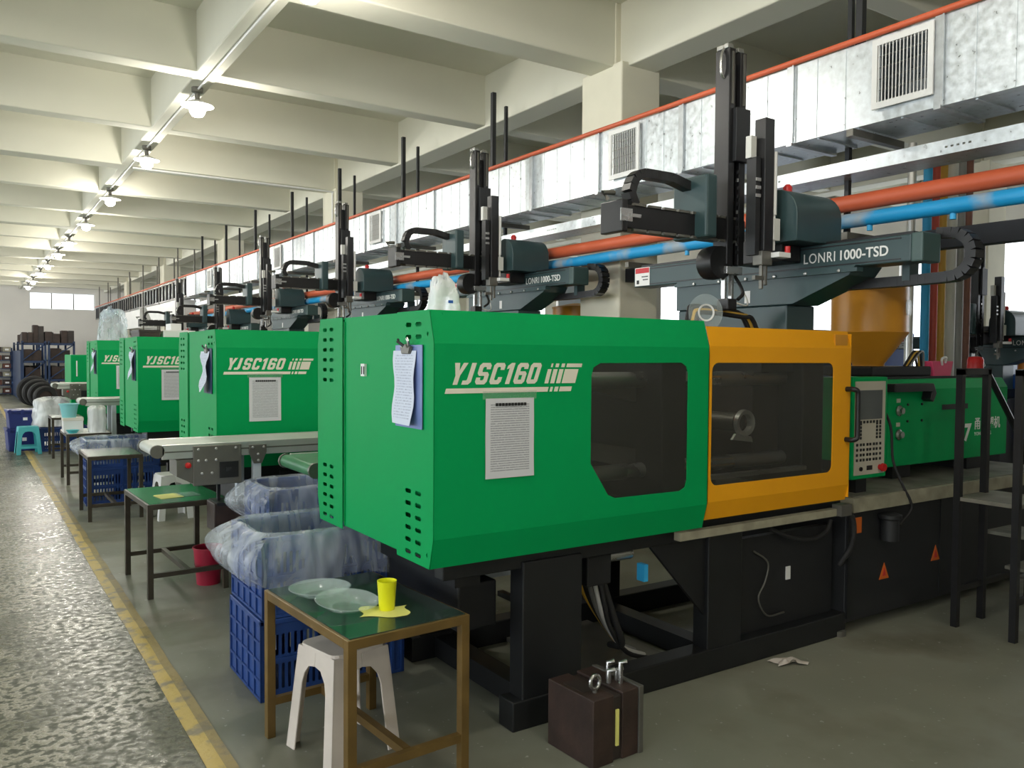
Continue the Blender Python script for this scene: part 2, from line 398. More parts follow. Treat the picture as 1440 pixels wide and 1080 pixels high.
for i, (a, b, c, d) in enumerate(lw): window(fl, a, b, c, d, 3, 'wide three pane window in the walkway wall')
wall_plate('wall_front', ff, X0-.2, X1+.2, [], 'plain cream wall at the near end of the hall')

# ------------------------------------------------------------------ lamps under the middle beam
def lamp_proto():
    t = thing('ceiling_lamp', '', 'lamp', (0, 0, 0))
    G().lathe([(.035, .16), (.05, .15), (.05, .11), (.03, .10)], seg=16).build('mount', 'dull_steel', t, smooth=40)
    G().cyl((0, 0, .02), (0, 0, .11), .022, 10).build('stem', 'dull_steel', t, smooth=40)
    G().lathe([(.03, .035), (.06, .03), (.135, -.005), (.14, -.012), (.132, -.012), (.055, .018), (.02, .02)], seg=28, cap=False).build('shade', 'shade_white', t, smooth=50)
    G().lathe([(.02, .015), (.05, -.005), (.068, -.04), (.066, -.07), (.045, -.10), (.004, -.112)], seg=20).build('bulb', 'bulb', t, smooth=60)
    return t
lp = lamp_proto(); first = True
LY = [7.8, 10.3, 13.2, 16.1, 18.9, 21.3, 24.2, 26.7, 29.8, 32.3]
def lamp(x, y, label, group):
    global first
    o = lp if first else copy_tree(lp, None, ('lamp_light', 'lamp_light_offscreen')); first = False
    o.location = (x, y, 3.785); o['label'] = label; o['group'] = group
    nm = 'lamp_light' if y > 7 else 'lamp_light_offscreen'
    l = bpy.data.lights.new(nm, 'POINT'); l.energy = LAMP_W; l.color = (1, .95, .86); l.shadow_soft_size = .05
    lo = bpy.data.objects.new(nm, l); col.objects.link(lo); lo.parent = o; lo.location = (0, 0, -.17)
ORD = ['first', 'second', 'third', 'fourth', 'fifth', 'sixth', 'seventh', 'eighth', 'ninth', 'tenth', 'eleventh', 'twelfth', 'thirteenth', 'fourteenth', 'fifteenth']
def row(x, ys, what, group):
    for i, y in enumerate(sorted(ys, reverse=True)): lamp(x, y, 'round white shaded lamp, '+ORD[i]+' from the end wall, '+what, group)
row(1.755, [-6, -3.2, -.6, 2.1, 4.9]+LY, 'under the middle beam', 'lamps under the middle beam')
tag(G().cyl((1.755, -7.9, 3.915), (1.755, 35.9, 3.915), .009, 8).build('lamp_conduit', 'white_plastic', smooth=60), 'thin white conduit running along the middle beam between lamps', 'conduit')
tag(G().tube([(1.78, 11.42, 3.90), (4.40, 11.42, 3.90), (4.43, 11.42, 3.88), (4.43, 11.42, 3.4)], .014, 8).build('branch_conduit', 'white_plastic', smooth=60), 'thin white conduit branching from lamp row to column', 'conduit')

# ------------------------------------------------------------------ air duct, pipes, trays
duct = thing('air_duct', 'galvanized sheet metal air duct hanging in front of the columns', 'duct', (4.0, 0, 2.79))
SY0, SL, NS = 2.26, .875, 19
DW, DH = .40, .44
GRILLES = (2.275, 4.40, 8.75, 12.35, 16.6)
def section(op=None):
    # hollow sheet metal section; op = start of a grille opening in its front sheet
    t_ = .004
    g = G().box(t_, DW, 0, SL, 0, t_).box(t_, DW, 0, SL, DH-t_, DH).box(DW-t_, DW, 0, SL, t_, DH-t_)
    hole = [] if op is None else [[(op+.03, .095), (op+.30, .095), (op+.30, .385), (op+.03, .385)]]
    g.plate([(0, 0), (SL, 0), (SL, DH), (0, DH)], hole, lambda u, v, w: (w, u, v), t_)
    for q in (.17, .345, .52, .70):
        if op is None or not op < q < op+.33: g.box(-.004, .001, q-.004, q+.004, .004, DH-.004)
    for q in (.2, .45, .7): g.box(.02, DW-.02, q-.006, q+.006, -.006, .001)
    return g
sec_me = section().mesh('duct_section', 'galvanized')
fl_me = G().box(-.014, DW+.014, -.018, .018, -.014, 0).box(-.014, DW+.014, -.018, .018, DH, DH+.014).box(-.014, 0, -.018, .018, 0, DH).box(DW, DW+.014, -.018, .018, 0, DH) \
    .box(-.02, -.012, -.03, -.022, .0, DH).mesh('flange', 'galvanized_trim')
for i in range(-2, NS):
    op = [y-SY0-SL*i for y in GRILLES if 0 <= y-SY0-SL*i < SL]
    o = put('duct_section', section(op[0]).mesh('duct_section', 'galvanized') if op else sec_me, duct, (0, SY0+SL*i, 0)); put('flange', fl_me, duct, (0, SY0+SL*i, 0))
def grille(y0):
    f = G().plate([(0, 0), (.33, 0), (.33, .36), (0, .36)], [[(.03, .035), (.30, .035), (.30, .325), (.03, .325)]], lambda u, v, w: (-.018-w, u+y0, v+.06), .012).build('grille_frame', 'white_plastic', duct, bevel=.002)
    for k in range(14):
        y = y0+.04+.0193*k
        G().box(-.026, -.022, y, y+.0045, .095, .385).build('slat', 'white_plastic', f)
    for k in range(1, 5): G().box(-.021, -.018, y0+.03, y0+.30, .095+.058*k, .098+.058*k).build('cross_slat', 'dull_steel', f)
for y in GRILLES: grille(y)
for i in (0, 2, 3, 4, 5, 6, 7, 8):
    y = 2.72+1.86*i
    for x, r, dy in ((.04, .019, 0), (DW-.04, .014, .28)):
        G().box(x-r, x+r, y-r+dy, y+r+dy, DH, ZS-2.79+.02).build('hanger', 'dark_panel', duct)
        if dy: G().box(x-r, x+r, y-r+dy, y+r+dy, -.52, 0).build('hanger', 'dark_panel', duct)
    G().box(-.04, DW+.04, y-.02, y+.02, -.05, -.012).build('hanger_bar', 'dull_steel', duct)
tag(G().tube([(3.985, 0.2, 3.247), (3.985, 34, 3.247)], .018, 8).build('orange_conduit', 'orange_pipe', smooth=60), 'thin orange conduit along the top edge of the duct', 'pipe')
# open slatted run beyond the duct
lad = thing('slatted_tray', 'dark slatted cable tray continuing beyond the duct end', 'cable tray', (4.0, 18.95, 2.79))
G().box(0, .03, 0, 15.1, .40, .44).build('rail', 'dull_steel', lad); G().box(0, .03, 0, 15.1, 0, .04).build('rail', 'dull_steel', lad)
G().box(.20, .36, 0, 15.1, .02, .42).build('inner_duct', 'galvanized_trim', lad)
sm = G().box(-.005, .035, -.06, .06, .03, .41).mesh('slat', 'dark_panel')
for i in range(38): put('slat', sm, lad, (0, .15+.4*i, 0))
for i in range(7):
    for x, z in ((0, 1.14), (.36, 1.14)): G().box(x-.015, x+.015, .8+2.2*i-.015, .8+2.2*i+.015, -.7, z).build('hanger', 'dull_steel', lad)
# white duct outlets near the far machines
def outlet(y, label):
    o = thing('duct_outlet', label, 'duct outlet', (3.95, y, 2.26), group=None)
    G().prism([(0, 0), (0, .5), (3.7, .5), (2.7, 0)], 'x', 0, .42).build('housing', 'white_plastic', o, bevel=.01)
    G().box(-.02, .44, -.03, .02, -.02, .52).build('outlet_rim', 'white_plastic', o)
outlet(19.75, 'white sheet metal duct outlet beside the duct end'); outlet(24.3, 'white sheet metal duct outlet under the slatted tray')
tr = thing('cable_tray', 'perforated galvanized cable tray below the air duct', 'cable tray', (4.2, 0, 2.60))
G().plate([(-2, 0), (19, 0), (19, .075), (-2, .075)], [[(a, .032), (a+.014, .032), (a+.014, .042), (a, .042)] for a in [2.2+1.16*i+.03*j for i in range(12) for j in range(5)]], lambda u, v, w: (w, u, v), .006).box(.006, .24, -2, 19, 0, .005).box(.234, .24, -2, 19, 0, .075).build('channel', 'galvanized', tr)
tag(G().cyl((4.27, -2, 2.445), (4.27, 19.7, 2.445), .048, 18).build('orange_pipe', 'orange_pipe', smooth=60), 'thick orange red pipe below the cable tray', 'pipe')
bp_ = thing('blue_pipe', 'flaking blue painted water pipe below the orange pipe', 'pipe', (4.25, 0, 2.34))
G().tube([(0, -2+.5*i, .004*noise.noise(Vector((i*.7, 0, 0)))) for i in range(44)], [.042+.004*noise.noise(Vector((i*1.3, 5, 0))) for i in range(44)], 14).build('pipe_run', 'blue_pipe', bp_, smooth=60)
for i in range(8): G().cyl((0, .9+.47*i, -.07), (0, .9+.47*i, -.03), .016, 10).build('stub', 'sky_pipe', bp_, smooth=60)
sb = thing('pipe_support', 'dark steel support beam under the pipe run', 'support', (4.05, 0, 2.2))
for i in range(9): G().box(.14, .42, 1.02+1.86*i, 1.06+1.86*i, .03, .07).build('bracket', 'dull_steel', sb)
tag(G().box(4.5, 4.58, 1.0, 5.13, 2.16, 2.27).build('dark_beam', 'dark_panel', bevel=.003), 'long dark steel beam behind the blue pipe', 'beam')
# drop pipes behind the near machine
for i, (px, m, nm, r) in enumerate(((6.62, 'aluminium', 'bright aluminium post', .034), (6.86, 'sky_pipe', 'sky blue drop pipe', .036), (6.98, 'red_pipe', 'red drop pipe', .036), (7.10, 'gold_pipe', 'yellow drop pipe', .036), (7.24, 'white_pipe', 'white drop pipe', .05), (7.38, 'grey_pipe', 'grey drop pipe', .045), (7.50, 'brown_pipe', 'brown drop pipe', .045))):
    y = 3.95
    t_ = tag(G().tube([(px, y, 0), (px, y, 3.35)], r, 12).build('drop_pipe', m, smooth=60), nm+' standing behind the injection unit of the near machine', 'pipe')
#pb = thing('wall_bracket_rail', 'short steel rail clamping the coloured drop pipes', 'rail', (6.6, 3.9, 2.05)); G().box(0, 1.0, -.02, .01, 0, .04).build('rail', 'steel', pb)

# ------------------------------------------------------------------ injection moulding machine (local: x along, y deep, z up; origin = near left floor corner of the guard)
def slot(cu, cv, wd, ht):
    c = ht*.35
    a, b, d, e = cu-wd/2, cu+wd/2, cv-ht/2, cv+ht/2
    return [(a+c, d), (b-c, d), (b, d+c), (b, e-c), (b-c, e), (a+c, e), (a, e-c), (a, d+c)]
W = 1.20
def make_machine():
    t = thing('injection_moulding_machine', '', 'machine')
    fr_ = lambda u, v, w: (u, w, v)
    # fixed green guard
    win = [(.742, 1.102), (.742, 1.47), (.753, 1.505), (.79, 1.523), (1.265, 1.525), (1.295, 1.508), (1.307, 1.475), (1.307, .99), (1.296, .957), (1.262, .942), (.88, .944), (.838, .962)][::-1]
    g = G().plate([(0, .865), (1.44, .865), (1.44, 1.595), (0, 1.595)], [win], fr_, .004)
    for y0, z0, y1, z1 in ((0, 1.595, .035, 1.72), (0, .865, .03, .75)):
        g.prism([(y0, z0), (y1, z1), (y1+.004, z1), (y0+.004, z0)], 'x', 0, 1.44)
    g.box(1.436, 1.44, 0, .05, .865, 1.595)
    G_ = g.build('front_guard', 'green', t)
    G().plate([(.72, .92), (1.33, .92), (1.33, 1.545), (.72, 1.545)], [], lambda u, v, w: (u, .006+w, v), .004).build('pane', 'tinted_pane', G_)
    # end panels on the left with slotted vents
    fe = lambda u, v, w: (w, u, v)
    rows_hi = [1.668-.0475*k for k in range(6)]; rows_lo = [1.022-.0475*k for k in range(6)]
    hs = [slot(u, z, .05, .017) for u in (.125, .21) for z in rows_hi+rows_lo]+[slot(.05, 1.63, .014, .02), slot(.05, .80, .014, .02)]
    G().plate([(.035, 1.72), (0, 1.595), (0, .865), (.03, .75), (.31, .75), (.31, 1.72)], hs, fe, .003).build('corner_panel', 'green', t)
    hs = [slot(u, z, .05, .017) for u in (1.02, 1.105) for z in rows_hi+rows_lo]
    G().plate([(.885, .75), (W-.03, .75), (W, .865), (W, 1.595), (W-.035, 1.72), (.885, 1.72)], hs, fe, .003).build('corner_panel', 'green', t)
    G().plate([(.312, .765), (.883, .765), (.883, 1.718), (.312, 1.718)], [], lambda u, v, w: (.010+w, u, v), .003).build('middle_panel', 'green', t)
    G().box(.05, .054, .03, W-.03, .76, 1.71).box(.004, .054, W-.045, W-.04, .77, 1.70).box(.004, .054, .87, .875, .77, 1.70).build('inner_panel', 'green', t)
    G().box(0, 1.44, W-.004, W, .865, 1.60).build('rear_guard', 'green', t)
    G().box(1.45, 2.53, W-.004, W, .80, 1.69).build('rear_door', 'yellow', t)
    G().box(.03, .86, .036, W-.036, 1.712, 1.718).build('top_panel', 'green', t)
    # sliding yellow safety door
    win = rrect(1.468, 2.385, .947, 1.525, .04)
    g = G().plate([(1.452, .87), (2.535, .87), (2.535, 1.603), (1.452, 1.603)], [win], lambda u, v, w: (u, .006+w, v), .004)
    for y0, z0, y1, z1 in ((.006, 1.603, .033, 1.695), (.006, .87, .028, .784)):
        g.prism([(y0, z0), (y1, z1), (y1+.004, z1), (y0+.004, z0)], 'x', 1.452, 2.535)
    g.box(2.531, 2.535, .006, .06, .80, 1.68)
    d = g.build('safety_door', 'yellow', t)
    G().plate([(1.455, .925), (2.41, .925), (2.41, 1.548), (1.455, 1.548)], [], lambda u, v, w: (u, .012+w, v), .004).build('pane', 'tinted_pane', d)
    G().prism([(2.40, 1.618), (2.505, 1.618), (2.505, 1.675), (2.40, 1.675)], 'y', .009, .02).build('badge', 'hopper_yellow', d)
    tag(G().tube([(2.50, .008, 1.385), (2.50, -.035, 1.385), (2.515, -.05, 1.375), (2.52, -.05, 1.34), (2.52, -.05, 1.16), (2.515, -.05, 1.125), (2.50, -.035, 1.115), (2.50, .008, 1.115)], .014, 10).build('handle', 'black', d, smooth=60), 'black bow handle')
    # printed name and stripes
    w_, q = .7, .24
    letters = {'Y': ([(.22, 0), (.48, 0), (.48, .42), (.74, 1), (.47, 1), (.36, .64), (.25, 1), (-.04, 1), (.22, .42)], []),
        'J': ([(.05, 0), (.42, 0), (.56, .12), (.56, 1), (.30, 1), (.30, .24), (.26, .19), (.05, .19)], []),
        'S': ([(0, .12), (.12, 0), (.58, 0), (.7, .12), (.7, .45), (.58, .57), (.27, .57), (.24, .62), (.24, .77), (.29, .81), (.41, .81), (.46, .77), (.46, .70), (.7, .70), (.7, .88), (.58, 1), (.12, 1), (0, .88), (0, .52), (.12, .40), (.43, .40), (.46, .36), (.46, .23), (.41, .19), (.29, .19), (.24, .23), (.24, .32), (0, .32)], []),
        'C': ([(.12, 0), (.58, 0), (.7, .12), (.7, .33), (.46, .33), (.46, .24), (.41, .19), (.29, .19), (.24, .24), (.24, .76), (.29, .81), (.41, .81), (.46, .76), (.46, .67), (.7, .67), (.7, .88), (.58, 1), (.12, 1), (0, .88), (0, .12)], []),
        '1': ([(.2, 0), (.46, 0), (.46, 1), (.25, 1), (.05, .86), (.05, .70), (.2, .76)], []),
        '6': ([(.12, 0), (.58, 0), (.7, .12), (.7, .49), (.58, .60), (.24, .60), (.24, .77), (.29, .81), (.41, .81), (.46, .77), (.46, .71), (.7, .71), (.7, .88), (.58, 1), (.12, 1), (0, .88), (0, .12)], [[(.24, .2), (.46, .2), (.46, .42), (.24, .42)]]),
        '0': ([(.12, 0), (.58, 0), (.7, .12), (.7, .88), (.58, 1), (.12, 1), (0, .88), (0, .12)], [[(.24, .2), (.46, .2), (.46, .8), (.24, .8)]])}
    for ch, x in zip('YJSC160', (.062, .112, .172, .236, .296, .346, .408)):
        G().plate(letters[ch][0], letters[ch][1], lambda u, v, w: (x+u*.074+.030*v, -.0016+w, 1.441+.082*v), .0013).build('letter', 'cream_print', t)
    def para(x0, x1, z0, z1, g):
        s_ = .30; f = lambda x, z: (x+s_*(z-1.441), z)
        g.prism([f(x0, z0), f(x1, z0), f(x1, z1), f(x0, z1)], 'y', -.0015, -.0003)
    g = G()
    for i, (x0, x1) in enumerate(((.500, .518), (.528, .548), (.558, .578), (.586, .655))): para(x0, x1, 1.441, 1.498, g)
    for i, (x0, x1) in enumerate(((.512, .520), (.534, .550), (.564, .580), (.590, .668))): para(x0, x1, 1.506, 1.521, g)
    para(.055, .525, 1.408, 1.427, g); para(.535, .547, 1.408, 1.427, g); para(.557, .575, 1.408, 1.427, g); para(.583, .643, 1.408, 1.427, g)
    g.build('stripes', 'cream_print', t)
    # clamp unit seen through the panes
    for x0, x1 in ((.50, .66), (1.30, 1.46), (2.34, 2.52)): G().box(x0, x1, .16, 1.04, .84, 1.60).build('platen', 'dark_panel', t, bevel=.01)
    for y in (.30, .90):
        for z in (1.0, 1.44): G().cyl((.5, y, z), (2.5, y, z), .038, 14).build('tie_bar', 'steel', t, smooth=60)
    G().box(1.46, 1.66, .32, .88, .98, 1.46).build('mould_half', 'mould_dark', t, bevel=.006); G().box(2.12, 2.34, .32, .88, .98, 1.46).build('mould_half', 'mould_dark', t, bevel=.006)
    G().cyl((1.99, .30, 1.205), (1.99, .60, 1.205), .05, 20).build('nozzle_hub', 'dull_steel', t, smooth=50); G().lathe([(.045, .0), (.048, -.03), (.068, -.035), (.072, -.01), (.06, .0)], (1.99, .28, 1.205), 28, 'y', cap=False).build('locating_ring', 'aluminium', t, smooth=50); G().prism([(1.90, 1.12), (2.06, 1.10), (2.05, 1.13), (1.93, 1.15)], 'y', .26, .275).build('ring_clip', 'aluminium', t)
    for z in (1.05, 1.38): G().prism([(.66, z-.05), (1.0, z+.02), (1.30, z-.05), (1.30, z+.05), (1.0, z+.10), (.66, z+.05)], 'y', .34, .40).build('toggle_link', 'dull_steel', t)
    G().box(1.5, 2.3, .10, .14, .955, .975).build('guide_rail', 'steel', t)
    # base frame
    for y in (.09, 1.01):
        G().box(.42, 2.66, y, y+.11, 0, .125).build('base_rail', 'dark_frame', t, bevel=.006)
        G().box(.10, 2.62, y+.02, y+.09, .67, .76).build('upper_rail', 'dark_frame', t, bevel=.006)
        for x0, x1 in ((.47, .78), (1.56, 1.80)): G().box(x0, x1, y+.005, y+.105, .12, .70).build('leg', 'dark_frame', t, bevel=.006)
        G().prism([(1.18, .69), (1.57, .69), (1.57, .28)], 'y', y+.03, y+.05).build('gusset', 'dark_frame', t)
    for x in (.55, 1.62, 2.55): G().box(x, x+.1, .19, 1.02, .01, .11).build('cross_member', 'dark_frame', t)
    for x in (.2, .55, 1.62): G().box(x, x+.12, .19, 1.02, .61, .74).build('cross_member', 'dark_frame', t)
    G().box(1.80, 2.62, .16, .20, .12, .62).build('side_plate', 'dark_panel', t)
    G().box(.25, .44, .25, .95, .40, .60).build('ejector_box', 'dark_frame', t, bevel=.01)
    G().prism([(1.30, .700), (2.47, .700), (2.47, .738), (1.30, .738)], 'y', .03, .07).build('door_rail', 'bed_edge', t)
    G().box(2.47, 2.56, .0, .06, .70, .76).build('rail_end', 'dull_steel', t)
    # hoses, valves and oily plumbing under the guard
    for i in range(5):
        y = .2+.07*i
        G().tube([(.95+.02*i, y, .62), (.97+.02*i, y-.02, .45), (1.03+.03*i, y, .30), (1.18+.03*i, y+.05, .14), (1.4, y+.1, .05)], .011, 8).build('hose', ('black_rubber', 'white_pipe', 'grey_pipe', 'black_rubber', 'gold_pipe')[i], t, smooth=60)
    G().box(.86, 1.0, .16, .30, .52, .66).build('valve_block', 'dark_panel', t, bevel=.008); G().cyl((1.0, .22, .63), (1.16, .22, .63), .03, 12).build('valve_rod', 'steel', t, smooth=60)
    G().box(1.19, 1.215, .15, .2, .50, .58).build('valve_tag', 'sky_pipe', t)
    G().tube([(1.0, .24, .55), (1.05, .2, .35), (1.12, .22, .2), (1.2, .4, .13)], .016, 8).build('hose', 'black_rubber', t, smooth=60)
    G().box(.95, 1.5, .25, .95, .03, .05).build('drip_tray', 'dull_steel', t)
    G().tube([(1.95, .15, .55), (2.05, .14, .48), (2.03, .14, .38), (1.98, .14, .30), (2.05, .14, .2), (2.2, .15, .19)], .005, 8).build('hose', 'dull_steel', t, smooth=60)
    G().tube([(2.05, .14, .66), (2.2, .11, .60), (2.36, .10, .575), (2.48, .10, .60), (2.52, .10, .66)], .012, 8).build('hose', 'black_rubber', t, smooth=60)
    G().tube([(2.56, .06, .74), (2.63, .04, .66), (2.64, .05, .52), (2.6, .1, .40)], .016, 8).build('hose', 'black_rubber', t, smooth=60)
    G().box(2.22, 2.255, .155, .162, .36, .43).build('name_plate', 'white_print', t)
    # injection side: bed, cabinet base, cover, control panel, hopper
    G().box(2.66, 5.0, .10, 1.08, .06, .70).build('cabinet_base', 'dark_panel', t, bevel=.006)
    G().box(3.62, 3.64, .094, .11, .09, .69).build('cabinet_seam_shade', 'dark_frame', t)  # solid strip whose dark colour paints the shade of a door seam
    G().box(2.66, 2.68, .085, .10, .09, .69).build('cabinet_post', 'dark_frame', t)
    b_ = G().box(2.64, 5.05, .04, 1.14, .695, .775).build('bed', 'bed_edge', t, bevel=.004); G().box(2.66, 5.03, .06, 1.12, .775, .780).build('bed_top', 'bed_dust', b_)
    tri = [(-.048, 0), (.048, 0), (0, .095)]
    for x, z in ((3.03, .262), (3.575, .30)):
        o = G().prism([(x+p, z+q) for p, q in tri], 'y', .097, .0995).build('warning_sticker', 'sign_orange', t)
        G().prism([(x+p*.35, z+.018+q*.5) for p, q in tri], 'y', .0958, .0972).build('warning_mark', 'sign_red', o)
    G().box(2.72, 2.80, .097, .0995, .56, .65).build('label_plate', 'sign_orange', t)
    G().lathe([(.05, 0), (.05, .12), (.065, .13), (.065, .15), (.04, .16)], (3.01, .055, .50), 16).build('filter_can', 'dark_panel', t, smooth=40)
    for x in (2.62, 4.7): G().lathe([(.05, 0), (.05, .03), (.02, .035), (.02, .07)], (x, .12, 0), 14).build('levelling_foot', 'dull_steel', t, smooth=40)
    # injection cover
    cv = G().prism([(.27, .875), (.27, 1.355), (.31, 1.42), (.93, 1.42), (.97, 1.355), (.97, .875)], 'x', 3.31, 4.78).build('injection_cover', 'green', t, bevel=.006)
    for z in (1.225, 1.075):
        kb = G().lathe([(.030, 0), (.034, -.012), (.022, -.02), (.020, -.035)], (3.42, .27, z), 20, 'y').build('knob', 'steel', cv, smooth=40)
        G().box(3.40, 3.44, .2675, .27, z+.05, z+.075).build('knob_label', 'ctrl_face', cv)
    for x in (3.52, 3.68):
        for z in (1.26, 1.155): G().cyl((x, .272, z), (x, .262, z), .008, 8).build('screw', 'black', cv)
    G().prism([(3.27, 1.345), (3.27, 1.395), (3.70, 1.395), (3.735, 1.33), (3.70, 1.275), (3.665, 1.29), (3.685, 1.345)], 'y', .20, .268).build('purge_handle', 'black', cv, bevel=.006)
    G().box(3.92, 4.24, .267, .272, 1.215, 1.25).build('slot_plate', 'dark_panel', cv)
    me = text_mesh('7', .155, 'white_print', shear=.1, bold=.006); put('logo', me, cv, (4.20, .2690, 1.00), FRONT)
    me = text_mesh('甬江塑机', .088, 'white_print', bold=.001); put('lettering', me, cv, (4.33, .2690, 1.075), FRONT)
    me = text_mesh('YONGJIANG', .034, 'white_print', space=1.25); put('lettering', me, cv, (4.335, .2690, 1.025), FRONT)
    for x in (3.5, 4.4): G().box(x, x+.2, .35, .9, .77, .88).build('carriage', 'dark_frame', t)
    G().box(3.32, 4.2, .33, .5, 1.42, 1.435).build('cover_strip', 'dark_panel', cv)
    # red beacon on the cover
    bc = G().cyl((4.62, .42, 1.42), (4.62, .42, 1.45), .06, 18).build('beacon_base', 'dark_panel', cv, smooth=40)
    tag(G().lathe([(.055, 1.45), (.055, 1.545), (.045, 1.565), (.01, 1.572)], (4.62, .42, 0), 20).build('beacon_dome', 'red', bc, smooth=50), 'red beacon dome')
    # control panel
    cp = G().box(2.70, 3.03, .10, .20, .865, 1.445).build('control_panel', 'green', t, bevel=.008)
    G().box(2.715, 3.0, .094, .102, .89, 1.42).build('panel_face', 'ctrl_face', cp)
    tag(G().box(2.74, 2.965, .090, .096, 1.205, 1.37).build('screen', 'screen', cp), 'dark display screen')
    km = G().box(-.008, .008, -.003, .002, -.0075, .0075).mesh('key', 'dark_panel')
    for r in range(4):
        for c in range(8): put('key', km, cp, (2.735+.031*c+.004*(c % 2), .094, .975+.029*r))
    for r in range(5):
        for c in (0, 1, 6, 7): put('key', km, cp, (2.735+.031*c, .094, 1.10+.020*r))
    for c in range(8): put('key', km, cp, (2.735+.031*c, .094, 1.19))
    tag(G().lathe([(.016, .095), (.016, .08), (.024, .076), (.022, .06)], (2.955, 0, .925), 14, 'y').build('stop_button', 'red', cp, smooth=40), 'red emergency stop button')
    G().box(2.83, 2.88, .09, .096, .915, .94).build('key_switch', 'black', cp); G().cyl((2.77, .096, .925), (2.77, .085, .925), .012, 10).build('knob', 'black', cp)
    G().box(2.8, 2.9, .14, .2, .77, .87).build('panel_stand', 'dark_frame', cp)
    G().tube([(3.06, .17, 1.30), (3.10, .12, 1.15), (3.10, .10, .95), (3.13, .05, .80), (3.17, .03, .72), (3.18, .03, .66), (3.10, .05, .58)], .008, 8).build('cable', 'black_rubber', t, smooth=60)
    # hopper
    hp = G().lathe([(.24, 2.03), (.24, 1.725), (.245, 1.72), (.10, 1.515), (.10, 1.50)], (3.60, .60, 0), 36).build('hopper', 'hopper_yellow', t, smooth=40)
    G().lathe([(.247, 2.02), (.247, 2.035), (.06, 2.07), (.02, 2.075)], (3.60, .60, 0), 36).build('hopper_lid', 'hopper_yellow', hp, smooth=40)
    G().prism(rrect(-.09, .02, 1.83, 1.93, .045), 'y', -.012, 0).build('sight_glass', 'clear_plastic', hp, loc=(3.68, .60-.232, 0), rot=(0, 0, R(18)))
    G().box(3.30, 3.98, .38, .82, 1.435, 1.50).build('throat_block', 'dark_frame', hp, bevel=.01)
    for i in range(4): G().tube([(3.72+.02*i, .42, 1.50), (3.80+.03*i, .40, 1.60), (3.86+.03*i, .42, 1.54), (3.92+.02*i, .44, 1.44)], .008, 6).build('heater_cable', ('black_rubber', 'gold_pipe', 'black_rubber', 'grey_pipe')[i], hp, smooth=60)
    return t
MX, MY, MS = 1.43, 2.68, 3.13
m1 = make_machine(); m1.location = (MX, MY, 0); m1['label'] = 'green injection moulding machine with an 11 label and yellow safety door'
# number plate and green beacon only on the near machine
np_ = G().box(-.0015, .0105, .632, .672, 1.458, 1.512).build('number_label', 'white_print', m1)
put('number', text_mesh('11', .046, 'void', bold=.0015), np_, (-.0022, .671, 1.468), LEFT)
mg = 'green injection moulding machines in a row'; m1['group'] = mg
SK = ('number_label', 'key', 'hose', 'filter_can', 'knob_label', 'screw')
m2 = clone(m1, (MX, 5.845, 0), 'green injection moulding machine behind the long white conveyor', group=mg, skip=SK)
m3 = clone(m1, (MX, 8.97, 0), 'green injection moulding machine with brown and white boxes on top', group=mg, skip=SK)
m4 = clone(m1, (MX, 12.02, 0), 'green injection moulding machine with a clear plastic bag on top', group=mg, skip=SK)
m5 = clone(m1, (2.55, 15.2, 0), 'green injection moulding machine hidden behind the one with the bag on top', group=mg, skip=SK)
m6 = clone(m1, (2.55, 18.35, 0), 'green injection moulding machine farthest along the row', group=mg, skip=SK)

# ------------------------------------------------------------------ take-out robots (local origin below the beam centre, z from the floor)
def chain(pts, wd, th, gap=.82, axis='x'):
    g = G(); pts = [Vector(p) for p in pts]
    L = [0]
    for a, b in zip(pts, pts[1:]): L.append(L[-1]+(b-a).length)
    st_ = .036; s = 0
    def at(q):
        for i in range(len(L)-1):
            if q <= L[i+1]: return pts[i].lerp(pts[i+1], (q-L[i])/max(1e-6, L[i+1]-L[i]))
        return pts[-1]
    while s+st_ <= L[-1]+1e-6:
        a, b = at(s), at(s+st_*gap); d = (b-a).normalized()
        wv = Vector((1, 0, 0)) if axis == 'x' else Vector((0, 1, 0)); n_ = d.cross(wv).normalized()
        vs = [p+wv*sx*wd/2+n_*sn*th/2 for p in (a-d*.003, b+d*.003) for sx in (-1, 1) for sn in (-1, 1)]
        g.add(vs, [(0, 1, 3, 2), (4, 6, 7, 5), (0, 2, 6, 4), (1, 5, 7, 3), (0, 4, 5, 1), (2, 3, 7, 6)]); s += st_
    return g
